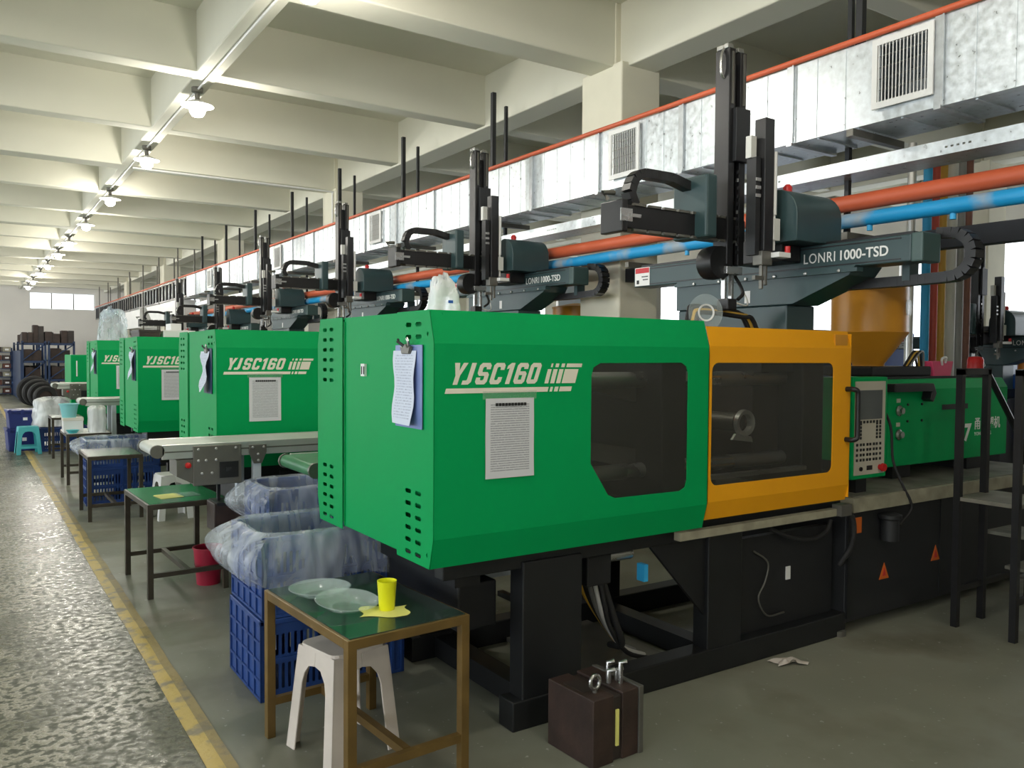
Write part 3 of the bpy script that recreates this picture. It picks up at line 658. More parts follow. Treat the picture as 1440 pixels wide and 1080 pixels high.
def make_robot():
    t = thing('take_out_robot', '', 'robot')
    # post and flared bracket
    G().box(-.02, .22, -.36, .46, 1.56, 1.84).build('post', 'teal', t, bevel=.008)
    G().box(-.24, .22, -.38, .48, 1.47, 1.58).build('mounting_base', 'dark_frame', t, bevel=.006)
    G().prism([(-.40, 1.84), (.47, 1.84), (.47, 2.02), (-.78, 2.02), (-.74, 1.97)], 'x', -.03, .20).build('bracket', 'teal', t, bevel=.004)
    G().box(-.05, .0, -.80, .47, 1.985, 2.005).build('bracket_lip', 'teal', t)
    bolt = G().lathe([(.009, 0), (.009, -.008), (.004, -.01)], (0, 0, 0), 10, 'x').mesh('bolt', 'steel')
    for y in (-.70, -.5, -.3, -.1, .1, .3): put('bolt', bolt, t, (-.05, y, 1.995))
    G().box(-.0315, -.0305, -.115, -.075, 1.86, 1.93).build('spec_plate', 'white_print', t)
    # travel beam
    bm = G().box(0, .15, -1.05, .90, 2.015, 2.145).build('beam', 'teal', t, bevel=.006)
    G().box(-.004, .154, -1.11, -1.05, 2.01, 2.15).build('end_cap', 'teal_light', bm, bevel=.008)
    G().box(.02, .13, -1.05, .85, 2.145, 2.16).build('beam_rail', 'black', bm)
    for z in (2.03, 2.13): G().box(-.003, 0, -1.0, .88, z-.003, z+.003).build('beam_groove', 'black', bm)
    me = text_mesh('LONRI', .075, 'white_print', space=1.1); a, b = text_w(me); k = .19/(b-a)
    for v in me.vertices: v.co.x = (v.co.x-a)*k
    put('lettering', me, bm, (-.0015, -.45, 2.052), LEFT)
    me = text_mesh('1000-TSD', .07, 'white_print', bold=.0012); a, b = text_w(me); k = .265/(b-a)
    for v in me.vertices: v.co.x = (v.co.x-a)*k
    put('lettering', me, bm, (-.0015, -.67, 2.054), LEFT)
    sg = G().box(-.004, -.001, .745, .885, 2.022, 2.142).build('warning_sign', 'white_print', bm)
    tag(G().box(-.0055, -.0035, .75, .88, 2.105, 2.138).build('sign_header', 'sign_red', sg), 'red warning header')
    for i, z in enumerate((2.078, 2.058)): G().box(-.0055, -.0035, .76, .82-.012*i, z, z+.006).build('sign_text', 'dark_panel', sg)
    G().box(-.0055, -.0035, .845, .868, 2.035, 2.06).build('sign_symbol', 'dark_panel', sg)
    # carriage on the beam, motor hood, cross arm
    G().box(-.10, .13, -.42, -.10, 2.145, 2.26).build('carriage', 'black', t, bevel=.01)
    G().box(-.16, .0, -.43, -.12, 2.06, 2.20).build('carriage_plate', 'black', t, bevel=.01)
    hd = G().prism(arc(-.435, 2.29, .135, 0, 180, 12)+[(-.57, 2.15), (-.30, 2.15)], 'x', -.22, .15).build('motor_hood', 'teal', t, bevel=.008, smooth=35)
    put('lettering', text_mesh('LONRI', .045, 'white_print', space=1.1), hd, (-.03, -.5615, 2.325), (R(70), 0, 0))
    tag(G().lathe([(.022, 0), (.024, .03), (.012, .045)], (-.12, -.43, 2.42), 14).build('stop_button', 'red', t, smooth=50), 'red stop button')
    arm = G().box(-1.10, -.25, -.26, -.14, 2.17, 2.285).build('cross_arm', 'black', t, bevel=.006)
    for z in (2.165, 2.288):
        for i in range(8): G().box(-1.05+.1*i, -.97+.1*i, -.268, -.25, z-.006, z+.006).build('arm_clip', 'dull_steel', arm)
    G().box(-1.14, -1.10, -.28, -.12, 2.15, 2.305).build('arm_end_plate', 'black', arm, bevel=.006)
    G().box(-1.148, -1.075, -.285, -.278, 2.20, 2.26).build('clip', 'steel', arm); G().box(-1.09, -1.02, -.287, -.28, 2.222, 2.238).build('clip', 'steel', arm)
    G().tube([(-1.16, -.2, 2.31), (-1.19, -.2, 2.34), (-1.12, -.2, 2.345)], .012, 8).build('arm_sensor', 'dull_steel', arm, smooth=50)
    pth = [(-1.0, -.2, 2.30), (-1.03, -.2, 2.35)]+[(-.93+.09*math.cos(R(a)), -.2, 2.37+.09*math.sin(R(a))) for a in range(170, 80, -15)]+[(-.75, -.2, 2.46), (-.62, -.2, 2.43), (-.50, -.2, 2.38)]
    chain(pth, .06, .045, axis='y').build('arm_chain', 'black', t)
    G().box(-.63, -.55, -.34, -.10, 2.16, 2.48).build('arm_cover', 'teal', t, bevel=.012)
    # main mast: two rails, front plate, telescopic slide
    m_ = G().box(-.41, -.365, -.28, -.18, 2.04, 3.17).box(-.325, -.28, -.28, -.18, 2.04, 3.16).build('main_mast', 'black', t, bevel=.004)
    G().box(-.37, -.32, -.25, -.20, 2.04, 3.10).build('mast_slide', 'dark_panel', m_)
    G().box(-.38, -.272, -.305, -.275, 2.58, 2.86).build('mast_plate', 'dark_panel', m_, bevel=.004)
    for i in range(11): G().box(-.345, -.335, -.2845, -.278, 2.10+.042*i, 2.118+.042*i).build('mast_slot_stand_in', 'steel' if i % 4 == 1 else 'dark_panel', m_)  # dark blocks stand in for the shade of open slots, others are steel
    for x in (-.388, -.302): G().box(x-.006, x+.006, -.287, -.279, 2.88, 3.15).build('mast_groove', 'dull_steel', m_)
    for x, z in ((-.39, 3.17), (-.31, 3.16)): G().box(x-.025, x+.02, -.27, -.19, z, z+.025).build('mast_cap', 'steel', m_, bevel=.004)
    G().tube([(-.41, -.24, 3.02), (-.43, -.24, 3.05), (-.43, -.24, 3.13), (-.40, -.24, 3.19)], .008, 8).build('mast_fitting', 'steel', m_, smooth=50)
    G().lathe([(.02, -.05), (.085, -.05), (.09, 0), (.085, .05), (.02, .05)], (-.44, -.22, 2.05), 20, 'y').build('belt_drum', 'black', m_, smooth=40)
    # sub mast with white air cylinder
    s_ = G().box(-.385, -.315, -.50, -.43, 2.09, 2.76).build('sub_mast', 'black', t, bevel=.004)
    G().box(-.43, -.395, -.48, -.42, 2.07, 2.56).build('sub_slide', 'dark_panel', s_)
    for z in (2.36, 2.40, 2.44): G().box(-.43, -.395, -.4845, -.479, z, z+.016).build('slide_light', 'steel', s_)
    G().box(-.44, -.40, -.455, -.42, 2.56, 2.67).build('air_valve', 'white_pipe', s_)
    G().cyl((-.295, -.485, 2.28), (-.295, -.485, 2.60), .014, 12).cyl((-.295, -.485, 2.10), (-.295, -.485, 2.28), .008, 8).build('air_cylinder', 'white_plastic', s_, smooth=60)
    G().box(-.315, -.27, -.505, -.475, 2.15, 2.26).build('cylinder_bracket', 'white_pipe', s_)
    G().box(-.33, -.24, -.55, -.50, 2.06, 2.085).build('valve_tag', 'white_print', s_); G().cyl((-.24, -.53, 2.08), (-.24, -.53, 2.12), .014, 10).build('valve_knob', 'red', s_)
    # grippers
    gp = G()
    for dx, dz, x in ((0, 0, -.39), (.03, .02, -.36), (.01, -.02, -.325)): gp.box(x-.012, x+.006, -.26+dx, -.235+dx, 1.86+dz, 2.05)
    gp.box(-.42, -.30, -.29, -.18, 1.99, 2.03)
    gr = gp.build('gripper', 'steel', t, bevel=.002); G().box(-.42, -.35, -.30, -.22, 1.80, 1.86).build('gripper_jaw', 'black', gr, bevel=.006)
    G().tube([(-.30, -.2, 2.03), (-.24, -.25, 1.9), (-.27, -.3, 1.83), (-.34, -.28, 1.84)], .005, 6).build('gripper_hose', 'white_pipe', gr, smooth=60)
    G().tube([(-.36, -.2, 2.08), (-.27, -.22, 1.98), (-.26, -.26, 1.90), (-.31, -.27, 1.86)], .01, 6).build('gripper_hose', 'black_rubber', gr, smooth=60)
    g2 = G().box(-.40, -.32, -.50, -.44, 2.02, 2.09).box(-.375, -.36, -.48, -.46, 1.90, 2.03).box(-.345, -.33, -.48, -.46, 1.92, 2.03).build('sub_gripper', 'dull_steel', t, bevel=.003)
    G().box(-.43, -.36, -.485, -.465, 1.945, 1.965).build('gripper_finger', 'dull_steel', g2)
    # energy chain looping from the beam end to the rear
    pth = [(.20, -1.08, 2.16), (.20, -1.14, 2.155)]+[(.20, -1.14-.105*math.cos(R(a)), 2.05+.105*math.sin(R(a))) for a in range(75, -120, -15)]+[(.20, -1.13, 1.945), (.20, -.9, 1.94), (.20, -.5, 1.94)]
    chain(pth, .075, .05).build('energy_chain', 'black', t)
    G().box(.16, .24, -.95, -.91, 1.94, 2.03).build('chain_bracket', 'teal', t)
    return t
rb = make_robot(); rb.location = (3.75, 3.285, 0); rb['label'] = 'dark teal take-out robot above the yellow safety door of the near machine'; rb['group'] = 'take-out robots'
RG = 'take-out robots'
clone(rb, (4.0, 6.28, .11), 'dark teal take-out robot on the machine behind the long white conveyor', group=RG)
clone(rb, (4.0, 9.35, .13), 'dark teal take-out robot on the machine with boxes on top', group=RG)
clone(rb, (4.03, 12.45, .1), 'dark teal take-out robot on the machine with the plastic bag on top', group=RG)
clone(rb, (4.15, 15.65, -.06), 'dark teal take-out robot on the machine behind the one with the bag on top', group=RG)
clone(rb, (4.12, 18.75, -.04), 'dark teal take-out robot on the farthest machine of the row', group=RG)

# ------------------------------------------------------------------ conveyors
def conveyor(loc, label, length, width, z, belt, detail=True, group='belt conveyors'):
    t = thing('belt_conveyor', label, 'conveyor', loc, group=group)
    r = .035
    prof = [(r+0.0, z)]+[(length-r, z)]
    g = G()
    pts = arc(length-r, z-r, r, 90, -90, 8)+arc(r, z-r, r, 270, 90, 8)
    n_ = len(pts); vs = [(p[0], y, p[1]) for y in (.02, width-.02) for p in pts]
    g.add(vs, [(i, (i+1) % n_, (i+1) % n_+n_, i+n_) for i in range(n_)])
    g.build('belt', belt, t, smooth=50)
    for y0, y1 in ((0, .02), (width-.02, width)):
        G().box(.06, length-.06, y0, y1, z-.085, z+.004).build('side_rail', 'aluminium', t, bevel=.003)
        G().box(.07, length-.07, y0-.002, y1+.002, z-.045, z-.036).build('rail_groove', 'dull_steel', t)
        G().prism(arc(r, z-r, r+.006, 0, 360, 16)[:-1], 'y', y0, y1).build('roller_end', 'dull_steel', t)
    G().cyl((r, .004, z-r), (r, width-.004, z-r), r*.8, 14).build('roller', 'steel', t, smooth=50)
    if detail:
        bx = G().box(.235, .525, -.02, -.004, z-.255, z-.01).build('drive_plate', 'dull_steel', t, bevel=.003)
        G().box(.24, .52, -.004, .25, z-.25, z-.09).build('drive_box', 'dull_steel', t)
        G().box(.39, .505, -.026, -.018, z-.215, z-.115).build('switch_plate', 'black', bx); G().box(.43, .46, -.03, -.024, z-.175, z-.15).build('switch', 'dark_panel', bx)
        bl = G().lathe([(.008, 0), (.008, -.006), (.003, -.008)], (0, -.02, 0), 10, 'y').mesh('bolt', 'steel')
        for x, zz in ((.265, .03), (.37, .03), (.49, .03), (.265, .10), (.31, .10), (.37, .10), (.285, .18), (.345, .18)): put('bolt', bl, bx, (x, 0, z-zz))
        G().prism([(.14, z-.09), (.235, z-.09), (.235, z-.24), (.14, z-.19)], 'y', -.015, .2).build('motor_box', 'dull_steel', t)
        tag(G().lathe([(.018, 0), (.016, -.02), (.004, -.024)], (.205, -.015, z-.125), 14, 'y').build('stop_button', 'red', t, smooth=40), 'red stop button')
        lg_ = G().prism([(.575, z-.02), (.685, z-.02), (.685, z-.07), (.655, z-.14), (.605, z-.14), (.575, z-.07)], 'y', -.018, -.004).build('leg_bracket', 'dull_steel', t, bevel=.002)
        for x, zz in ((.595, .035), (.665, .035), (.63, .08), (.63, .12)): put('bolt', bl, lg_, (x, 0, z-zz))
    for x in ((.605, length-.4) if detail else (.35, length-.3)):
        for y in (.0, width-.05): G().box(x, x+.05, y, y+.05, .03, z-.08).build('leg', 'machine_grey', t, bevel=.003)
        G().box(x, x+.05, .02, width-.02, .10, .14).build('leg_stretcher', 'machine_grey', t)
        for y in (.02, width-.03): G().cyl((x+.025, y, 0), (x+.025, y, .04), .02, 10).build('foot', 'black_rubber', t)
    G().box(.62, length-.3, .06, .10, .22, .26).build('lower_rail', 'machine_grey', t)
    return t
conveyor((.91, 5.27, 0), 'long pale conveyor with riveted steel drive box beside the green topped table', 2.6, .44, .995, 'belt_white')
c2 = conveyor((1.46, 4.08, 0), 'short green belt conveyor behind the near machine', 1.9, .50, .985, 'belt_green', False)
for x, y in ((.44, -.34), (1.2, -.34)):
    G().box(x-.02, x+.02, y, .05, .11, .14).build('outrigger', 'dark_frame', c2)
    cs = G().lathe([(.012, -.012), (.04, -.014), (.042, 0), (.04, .014), (.012, .012)], (x, y, .042), 18, 'x').build('caster', 'black_rubber', c2, smooth=40); G().box(x-.022, x+.022, y-.015, y+.015, .06, .115).build('caster_fork', 'dull_steel', cs)
conveyor((1.135, 11.2, 0), 'grey conveyor beside the machine with the plastic bag on top', 2.2, .42, .99, 'belt_white', False)
conveyor((1.10, 14.55, 0), 'far conveyor with drive box in front of the low green cabinet', 1.6, .40, 1.075, 'belt_white', True)

# ------------------------------------------------------------------ tables
def table(loc, label, frame, top, wx=.50, wy=.76, h=.60, rz=0):
    t = thing('work_table', label, 'table', loc, rz, 'small metal work tables'); s = .034
    for x in (0, wx-s):
        for y in (0, wy-s): G().box(x, x+s, y, y+s, 0, h-.03).build('leg', frame, t, bevel=.002)
    for y in (0, wy-s): G().box(0, wx, y, y+s, h-.034, h).build('apron', frame, t, bevel=.002); G().box(s, wx-s, y+.004, y+s-.004, .13, .16).build('stretcher', frame, t)
    for x in (0, wx-s): G().box(x, x+s, s, wy-s, h-.034, h).build('apron', frame, t, bevel=.002)
    G().box(wx/2-.015, wx/2+.015, s, wy-s, .13, .16).build('stretcher', frame, t)
    G().box(.012, wx-.012, .012, wy-.012, h-.006, h+.003).build('table_top', top, t)
    return t
table((1.04, 2.545, 0), 'brown edged metal table holding clear plates and a yellow cup', 'table_edge', 'table_top', .49, .75, rz=R(4))
table((.93, 5.53, 0), 'dark metal table with a plain green top beside the long conveyor', 'table_edge_dark', 'green_sheet', .50, .74, rz=R(2))
table((.905, 8.38, 0), 'bare steel topped dark table beside the bagged blue crates', 'table_edge_dark', 'table_steel', .47, .72)
table((.955, 10.86, 0), 'dark table carrying a pale teal basin and white bag', 'table_edge_dark', 'white_plastic', .48, .76)
table((1.02, 13.72, 0), 'far dark table beside the low blue bins', 'table_edge_dark', 'steel', .42, .66)

# ------------------------------------------------------------------ stools
def stool(name, loc, rz, label, m, s=.32, st_=.25, h=.42):
    t = thing(name, label, 'stool', loc, rz, None)
    sp_ = (s-st_)/2
    G().plate(rrect(-st_/2, st_/2, -st_/2, st_/2, .04), [arc(0, 0, .016, 0, 360, 10)[:-1]], lambda u, v, w: (u, v, h-.02+w), .02).build('seat', m, t, bevel=.006)
    for sx in (-1, 1):
        for sy in (-1, 1):
            g = G(); th = .008
            # each leg: two tapering flanges meeting at the corner, with half an arch each
            prof = [(st_/2, 0), (st_/2, 1), (0, 1), (0, .86), (st_/2-.085, .84), (st_/2-.06, .76), (st_/2-.05, .66), (st_/2-.045, 0)]
            def fl_(u, v, w, ax):
                k = sp_*(1-v); uu = u+k*(u/(st_/2)); d = st_/2+k-w
                return (sx*uu, sy*d, (h-.012)*v) if ax == 0 else (sx*d, sy*uu, (h-.012)*v)
            for ax in (0, 1): g.plate(prof, [], lambda u, v, w: fl_(u, v, w, ax), th)
            g.build('leg', m, t, bevel=.003)
    for sx, sy in ((1, 0), (-1, 0), (0, 1), (0, -1)):
        pass
    return t
stool('plastic_stool', (1.225, 3.045, 0), R(12), 'dirty white plastic stool tucked under the brown edged table', 'stool_plastic')
stool('plastic_stool', (1.60, 8.25, 0), R(5), 'white plastic stool behind the green topped table', 'white_plastic')
ts = stool('plastic_stool', (.765, 14.62, 0), R(3), 'turquoise plastic stool standing at the yellow line', 'teal_plastic', .34, .27)
for y in (-.155, .155): G().box(-.14, .14, y-.006, y+.006, .09, .125).build('rung', 'teal_plastic', ts)

# ------------------------------------------------------------------ crates
def crate_proto(m, L=.70, D=.51, H=.385):
    t = thing('plastic_crate', '', 'crate')
    G().box(.012, L-.012, .012, D-.012, .004, .016).build('bottom', m, t)
    hs = []
    for z0, z1 in ((.05, .17), (.21, H-.075)):
        for k in range(9): hs += [rrect(.07+.0285*k, .085+.0285*k, z0, z1, .006, 2), rrect(L-.085-.0285*k, L-.07-.0285*k, z0, z1, .006, 2)]
    for y, nm in ((.008, 1), (D-.014, -1)): G().plate([(0.01, .01), (L-.01, .01), (L-.01, H-.02), (.01, H-.02)], hs, lambda u, v, w: (u, y+w, v), .006).build('side_wall', m, t)
    for x in (.008, L-.014): G().box(x, x+.006, .01, D-.01, .01, H-.02).build('end_wall', m, t)
    g = G().box(0, L, 0, .018, H-.025, H).box(0, L, D-.018, D, H-.025, H).box(0, .018, 0, D, H-.025, H).box(L-.018, L, 0, D, H-.025, H)
    g.build('rim', m, t, bevel=.003)
    for x in (0, L-.008):
        for y in [.0+.099*k for k in range(6)]: G().box(x, x+.01, y, y+.014, .004, H-.02).build('rib', m, t)
        for z in (.004, .09, .18, .27): G().box(x, x+.01, 0, D, z, z+.012).build('rib', m, t)
    for y in (0, D-.01):
        for x in (.0, .05, .335, .45, L-.064, L-.014): G().box(x, x+.014, y, y+.01, .004, H-.02).build('rib', m, t)
        for z in (.004, .185): G().box(0, L, y, y+.01, z, z+.014).build('rib', m, t)
    return t
cr = crate_proto('crate_blue'); cr.location = (1.065, 3.61, 0); cr['label'] = 'dark blue slotted plastic crate at the bottom of the stack behind the brown edged table'; cr['group'] = 'blue slotted crates'
CG = 'blue slotted crates'
clone(cr, (1.075, 3.615, .3675), 'blue slotted plastic crate on top of the stack behind the brown edged table', group=CG).scale = (1, 1, .955)
clone(cr, (1.43, 4.66, 0), 'bottom blue crate under the short green conveyor', group=CG)
clone(cr, (1.43, 4.66, .384), 'top blue crate with bag liner under the short green conveyor', group=CG)
clone(cr, (.985, 9.24, 0), 'bottom blue crate of the stack beside the bare steel table', group=CG)
c9 = clone(cr, (.985, 9.24, .384), 'top blue crate of the stack beside the bare steel table', group=CG); c9.scale = (1, 1, .72)
cr.scale = (1, 1, .955)
clone(cr, (.93, 14.75, 0), 'blue slotted crate under the white sack behind the turquoise stool', group=CG)
def liner(name, x0, x1, y0, y1, z, drop, label, m='bag', bulge=.05, sag=.25, seed=0, asym=0):
    def ring(u, out):
        # rounded rectangle perimeter point
        P = [(x0, y0), (x1, y0), (x1, y1), (x0, y1)]
        L_ = [x1-x0, y1-y0, x1-x0, y1-y0]; tot = sum(L_); q = u*tot
        for i in range(4):
            if q <= L_[i] or i == 3:
                a, b = Vector(P[i]), Vector(P[(i+1) % 4]); p = a.lerp(b, min(1, q/L_[i])); break
            q -= L_[i]
        c = Vector(((x0+x1)/2, (y0+y1)/2)); h = Vector(((x1-x0)/2, (y1-y0)/2))
        d = Vector(((p.x-c.x)/h.x, (p.y-c.y)/h.y))
        ln = max(1e-6, (abs(d.x)**6+abs(d.y)**6)**(1/6)); d = d/ln
        return Vector((c.x+d.x*h.x+d.x*out, c.y+d.y*h.y+d.y*out))
    def f(u, v):
        n1 = noise.noise(Vector((math.cos(u*6.283)*2.4+seed, math.sin(u*6.283)*2.4, v*1.6))); n2 = noise.noise(Vector((math.cos(u*6.283)*9+seed, math.sin(u*6.283)*9, v*4)))
        if v < .4:
            k = v/.4; p = ring(u, -.028-.012*n1-.02*(1-k)); zz = z-sag*(1-k)+.006*n2
        elif v < .55:
            k = (v-.4)/.15; p = ring(u, -.028+.045*k+.006*n2); zz = z+.014*math.sin(math.pi*k)+.006*n1
        else:
            k = (v-.55)/.45; ll = 1.0 if asym == 0 else 1+asym*(.5-ring(u, 0).x/(x0+x1))*2
            lo = ring(u, 0); ex = 1.7 if lo.x < x0+.05 else .35; n3 = abs(noise.noise(Vector((u*30+seed, k*1.2, 3)))); p = ring(u, .015+bulge*ex*math.sin(math.pi*min(1, k*1.0)**.8)*(1+.7*n1)+.010*n2+.016*n3); zz = z-drop*k*(1+.16*n1)*ll+.004*n2
        return (p.x, p.y, zz)
    return tag(G().grid(220, 34, f).build(name, m, smooth=70), label, 'plastic bag')
liner('crate_liner', 1.075, 1.775, 3.615, 4.125, .738, .225, 'clear plastic liner draped over the crate behind the brown edged table', seed=1, bulge=.055)
liner('crate_liner', 1.43, 2.13, 4.66, 5.17, .77, .2, 'clear plastic liner over the crate under the short green conveyor', seed=5)
liner('crate_liner', .985, 1.685, 9.24, 9.75, .662, .17, 'clear plastic liner over the crate beside the bare steel table', seed=9)

# ------------------------------------------------------------------ things on and around the tables
def plate_thing(loc, label, rz):
    t = thing('clear_plate', label, 'plate', loc, rz, 'clear plastic plates')
    prof = [(.055, .003), (.075, .004), (.10, .018), (.118, .030), (.121, .032), (.118, .034), (.098, .022), (.073, .009), (.003, .008)]
    G().lathe(prof, seg=36, cap=False).build('dish', 'clear_plastic', t, smooth=50)
    G().lathe([(.058, 0), (.062, .004), (.055, .006)], seg=36, cap=False).build('foot_ring', 'clear_plastic', t, smooth=50)
    return t
plate_thing((1.15, 3.10, .603), 'clear plastic plate at the table corner by the crate stack', 0)
p2 = plate_thing((1.175, 2.885, .603), 'clear plastic plate beside the yellow sheet', 1); p2.rotation_euler = (R(5), R(-3), 1)
ycup = thing('plastic_cup', 'translucent bright yellow plastic cup on a yellow sheet', 'cup', (1.292, 2.785, .6045))
G().lathe([(.027, 0), (.029, .003), (.036, .105), (.037, .108), (.0345, .108), (.027, .006), (.003, .005)], seg=28, cap=False).build('cup_body', 'yellow_cup', ycup, smooth=50)
G().lathe([(.0265, 0), (.0265, .002), (.003, .002)], seg=28).build('cup_base', 'yellow_cup', ycup, smooth=50)
g = G()
def ysheet(u, v):
    x, y = (u-.5)*.17, (v-.5)*.125
    return (x+.012*math.sin(v*6), y+.010*math.sin(u*7), .0015+.004*max(0, (u-.6))**1.0+.003*max(0, .3-u))
tag(g.grid(10, 10, ysheet).build('yellow_sheet', 'yellow_paper', smooth=60, loc=(1.272, 2.765, .603), rot=(0, 0, R(-28))), 'yellow paper sheet lying under the yellow cup', 'paper')
cd2 = thing('sample_strip', 'pale translucent strip with yellow half on the green table top', 'strip', (1.16, 5.80, .604), R(8))
G().prism(rrect(0, .13, -.09, .09, .02), 'z', 0, .002).build('clear_half', 'clear_plastic', cd2); G().prism(rrect(-.13, .02, -.09, .09, .02), 'z', 0, .0015).build('yellow_half', 'yellow_paper', cd2)
bk = thing('waste_bucket', 'dark red plastic bucket standing inside the legs of the green topped table', 'bucket', (1.345, 5.74, 0))
G().lathe([(.075, 0), (.095, .24), (.102, .24), (.102, .25), (.092, .25), (.072, .006), (.003, .006)], seg=30, cap=False).build('bucket_body', 'maroon', bk, smooth=45); G().lathe([(.074, 0), (.074, .004), (.003, .004)], seg=30).build('bucket_base', 'maroon', bk)
bx3 = thing('dark_carton', 'dark box hanging under the drive box of the long conveyor', 'box', (1.42, 5.40, .43)); G().box(-.14, .14, -.1, .1, 0, .18).build('box_body', 'rust', bx3, bevel=.006); G().box(-.125, .125, -.105, .105, .165, .185).build('box_lid', 'dark_panel', bx3); 
for x in (-.1, .08): G().box(x, x+.02, -.01, .01, .18, .30).build('hanger', 'dark_frame', bx3)
bas = thing('basin', 'pale turquoise plastic basin on the dark table', 'basin', (1.01, 11.12, .78))
G().lathe([(.075, 0), (.10, .15), (.112, .155), (.112, .165), (.098, .165), (.073, .008), (.003, .008)], seg=30, cap=False).build('basin_body', 'pale_teal_plastic', bas, smooth=45); G().lathe([(.074, 0), (.074, .005), (.003, .005)], seg=30).build('basin_base', 'pale_teal_plastic', bas)
wb = thing('white_carton', 'white box under the turquoise basin', 'box', (1.03, 11.12, .603)); G().box(-.09, .12, -.1, .1, 0, .15).build('box_body', 'white_plastic', wb, bevel=.006); G().box(-.095, .125, -.105, .105, .14, .177).build('box_lid', 'cream_cabinet', wb, bevel=.004)
tb = thing('small_bowl', 'small turquoise bowl at the near edge of the dark table', 'bowl', (1.03, 10.94, .603)); G().lathe([(.04, 0), (.07, .035), (.075, .04), (.068, .04), (.038, .006), (.003, .006)], seg=24, cap=False).build('bowl_body', 'teal_plastic', tb, smooth=45); G().lathe([(.041, 0), (.041, .005), (.003, .005)], seg=24).build('bowl_base', 'teal_plastic', tb)
def sack(name, c, rx, ry, h, label, m, seed, taper=.15, spiky=0):
    def f(u, v):
        a = u*2*math.pi; n1 = noise.noise(Vector((math.cos(a)*1.7+seed, math.sin(a)*1.7, v*2.2))); n2 = noise.noise(Vector((math.cos(a)*5+seed, math.sin(a)*5, v*7)))
        k = (1-taper*v)*(1+.13*n1+.06*n2)
        if v > .85: k *= max(.02, 1-((v-.85)/.15)**2*.98)
        sq = (abs(math.cos(a))**4+abs(math.sin(a))**4)**-.25
        return (c[0]+rx*k*math.cos(a)*sq, c[1]+ry*k*math.sin(a)*sq, c[2]+h*min(1, v/.95)*(1+(.12*n1+spiky*n2)*(v > .3)))
    return tag(G().grid(40, 26, f).build(name, m, smooth=70), label, 'bag')
sack('white_bag', (1.295, 10.99, .603), .10, .09, .30, 'white plastic bag standing beside the turquoise basin', 'bag_dense', 3, .05)
sack('white_sack', (1.12, 15.0, .385), .26, .22, .44, 'big white plastic sack filled out on the blue crate', 'bag_dense', 7, .03)
sack('clear_bag', (1.68, 12.55, 1.716), .19, .3, .40, 'crumpled clear plastic bag on top of the fourth machine', 'bag', 11, .25, .25)
sack('white_pouch', (1.655, 3.02, 1.716), .075, .05, .145, 'crumpled white plastic pouch with blue print on the near machine top', 'bag_dense', 15, .45, .35)
G().box(0, .022, -.001, 0, 0, .012).build('pouch_print', 'machine_blue', bpy.data.objects['white_pouch'], loc=(1.648, 2.966, 1.765))
bb = thing('brown_carton', 'rust brown box on top of the third machine', 'box', (1.35+.1, 9.12, 1.718)); G().box(.02, .22, 0, .5, 0, .065).build('box_body', 'rust', bb, bevel=.004); G().box(.015, .225, -.005, .505, .05, .075).build('box_lid', 'mould_dark', bb)
wx = thing('white_box', 'white plastic box beside the brown box on machine top', 'box', (1.70, 9.12, 1.718)); G().box(0, .32, 0, .5, 0, .075).build('box_body', 'white_plastic', wx, bevel=.006); G().box(.09, .20, .1, .35, .075, .15).build('box_lid', 'white_plastic', wx, bevel=.006)
def bin_(loc, label, h):
    t = thing('storage_bin', label, 'bin', loc, R(3), 'dark blue storage bins')
    G().prism([(.02, 0), (.38, 0), (.40, h-.03), (0, h-.03)], 'y', .02, .50).build('bin_body', 'bin_blue', t, bevel=.01)
    G().box(-.012, .412, 0, .52, h-.04, h).build('bin_lid', 'bin_blue', t, bevel=.008)
    G().box(.20, .26, .012, .02, h*.45, h*.6).build('bin_label', 'white_print', t)
    for x in (.0, .17, .36): G().box(x, x+.04, -.012, .01, h-.06, h+.01).build('latch', 'bin_blue', t)
bin_((.51, 15.0, 0), 'lower dark blue storage bin beyond the turquoise stool', .355); bin_((.525, 15.0, .355), 'upper dark blue storage bin beyond the turquoise stool', .29)
# dish leaning on the near machine, scoop on its cover
lid_ = thing('clear_disc', 'round clear plastic lid leaning upright above the yellow door', 'lid', (2.968, 2.80, 1.765)); lid_.rotation_euler = (0, 0, R(-20))
G().lathe([(.088, 0), (.09, -.003), (.088, -.006), (.042, -.004), (.040, -.008), (.003, -.008)], seg=36, axis='y', cap=False).build('disc', 'clear_plastic', lid_, smooth=50)
G().lathe([(.034, -.010), (.042, -.012), (.042, -.006), (.034, -.006)], seg=30, axis='y', cap=False).build('disc_ring', 'white_plastic', lid_, smooth=50)
sp_ = thing('plastic_scoop', 'pink plastic scoop standing on the green injection cover', 'scoop', (5.55, 3.07, 1.42))
G().prism([(-.10, 0), (.10, 0), (.135, .115), (-.135, .115)], 'y', -.01, .09).build('scoop_body', 'pink', sp_, bevel=.006); G().tube([(-.02, -.015, .09), (-.05, -.03, .13), (0, -.03, .14), (.02, -.015, .105)], .008, 8).build('scoop_handle', 'white_plastic', sp_, smooth=60)
# cable bundle behind the yellow door
cbm = thing('cable_bundle', 'bundle of black hoses on top of the near machine behind the door', 'cable', (3.30, 3.05, 1.70))
for i in range(4): G().tube([(-.16, .02*i, -.1), (-.13, .02*i, .05+.012*i), (-.08, .02*i, .085+.012*i), (.22, .02*i, .07+.012*i), (.30, .02*i, .06), (.38, .02*i, -.08)], .012, 8).build('hose', ('black_rubber', 'gold_pipe', 'black_rubber', 'black_rubber')[i], cbm, smooth=60)

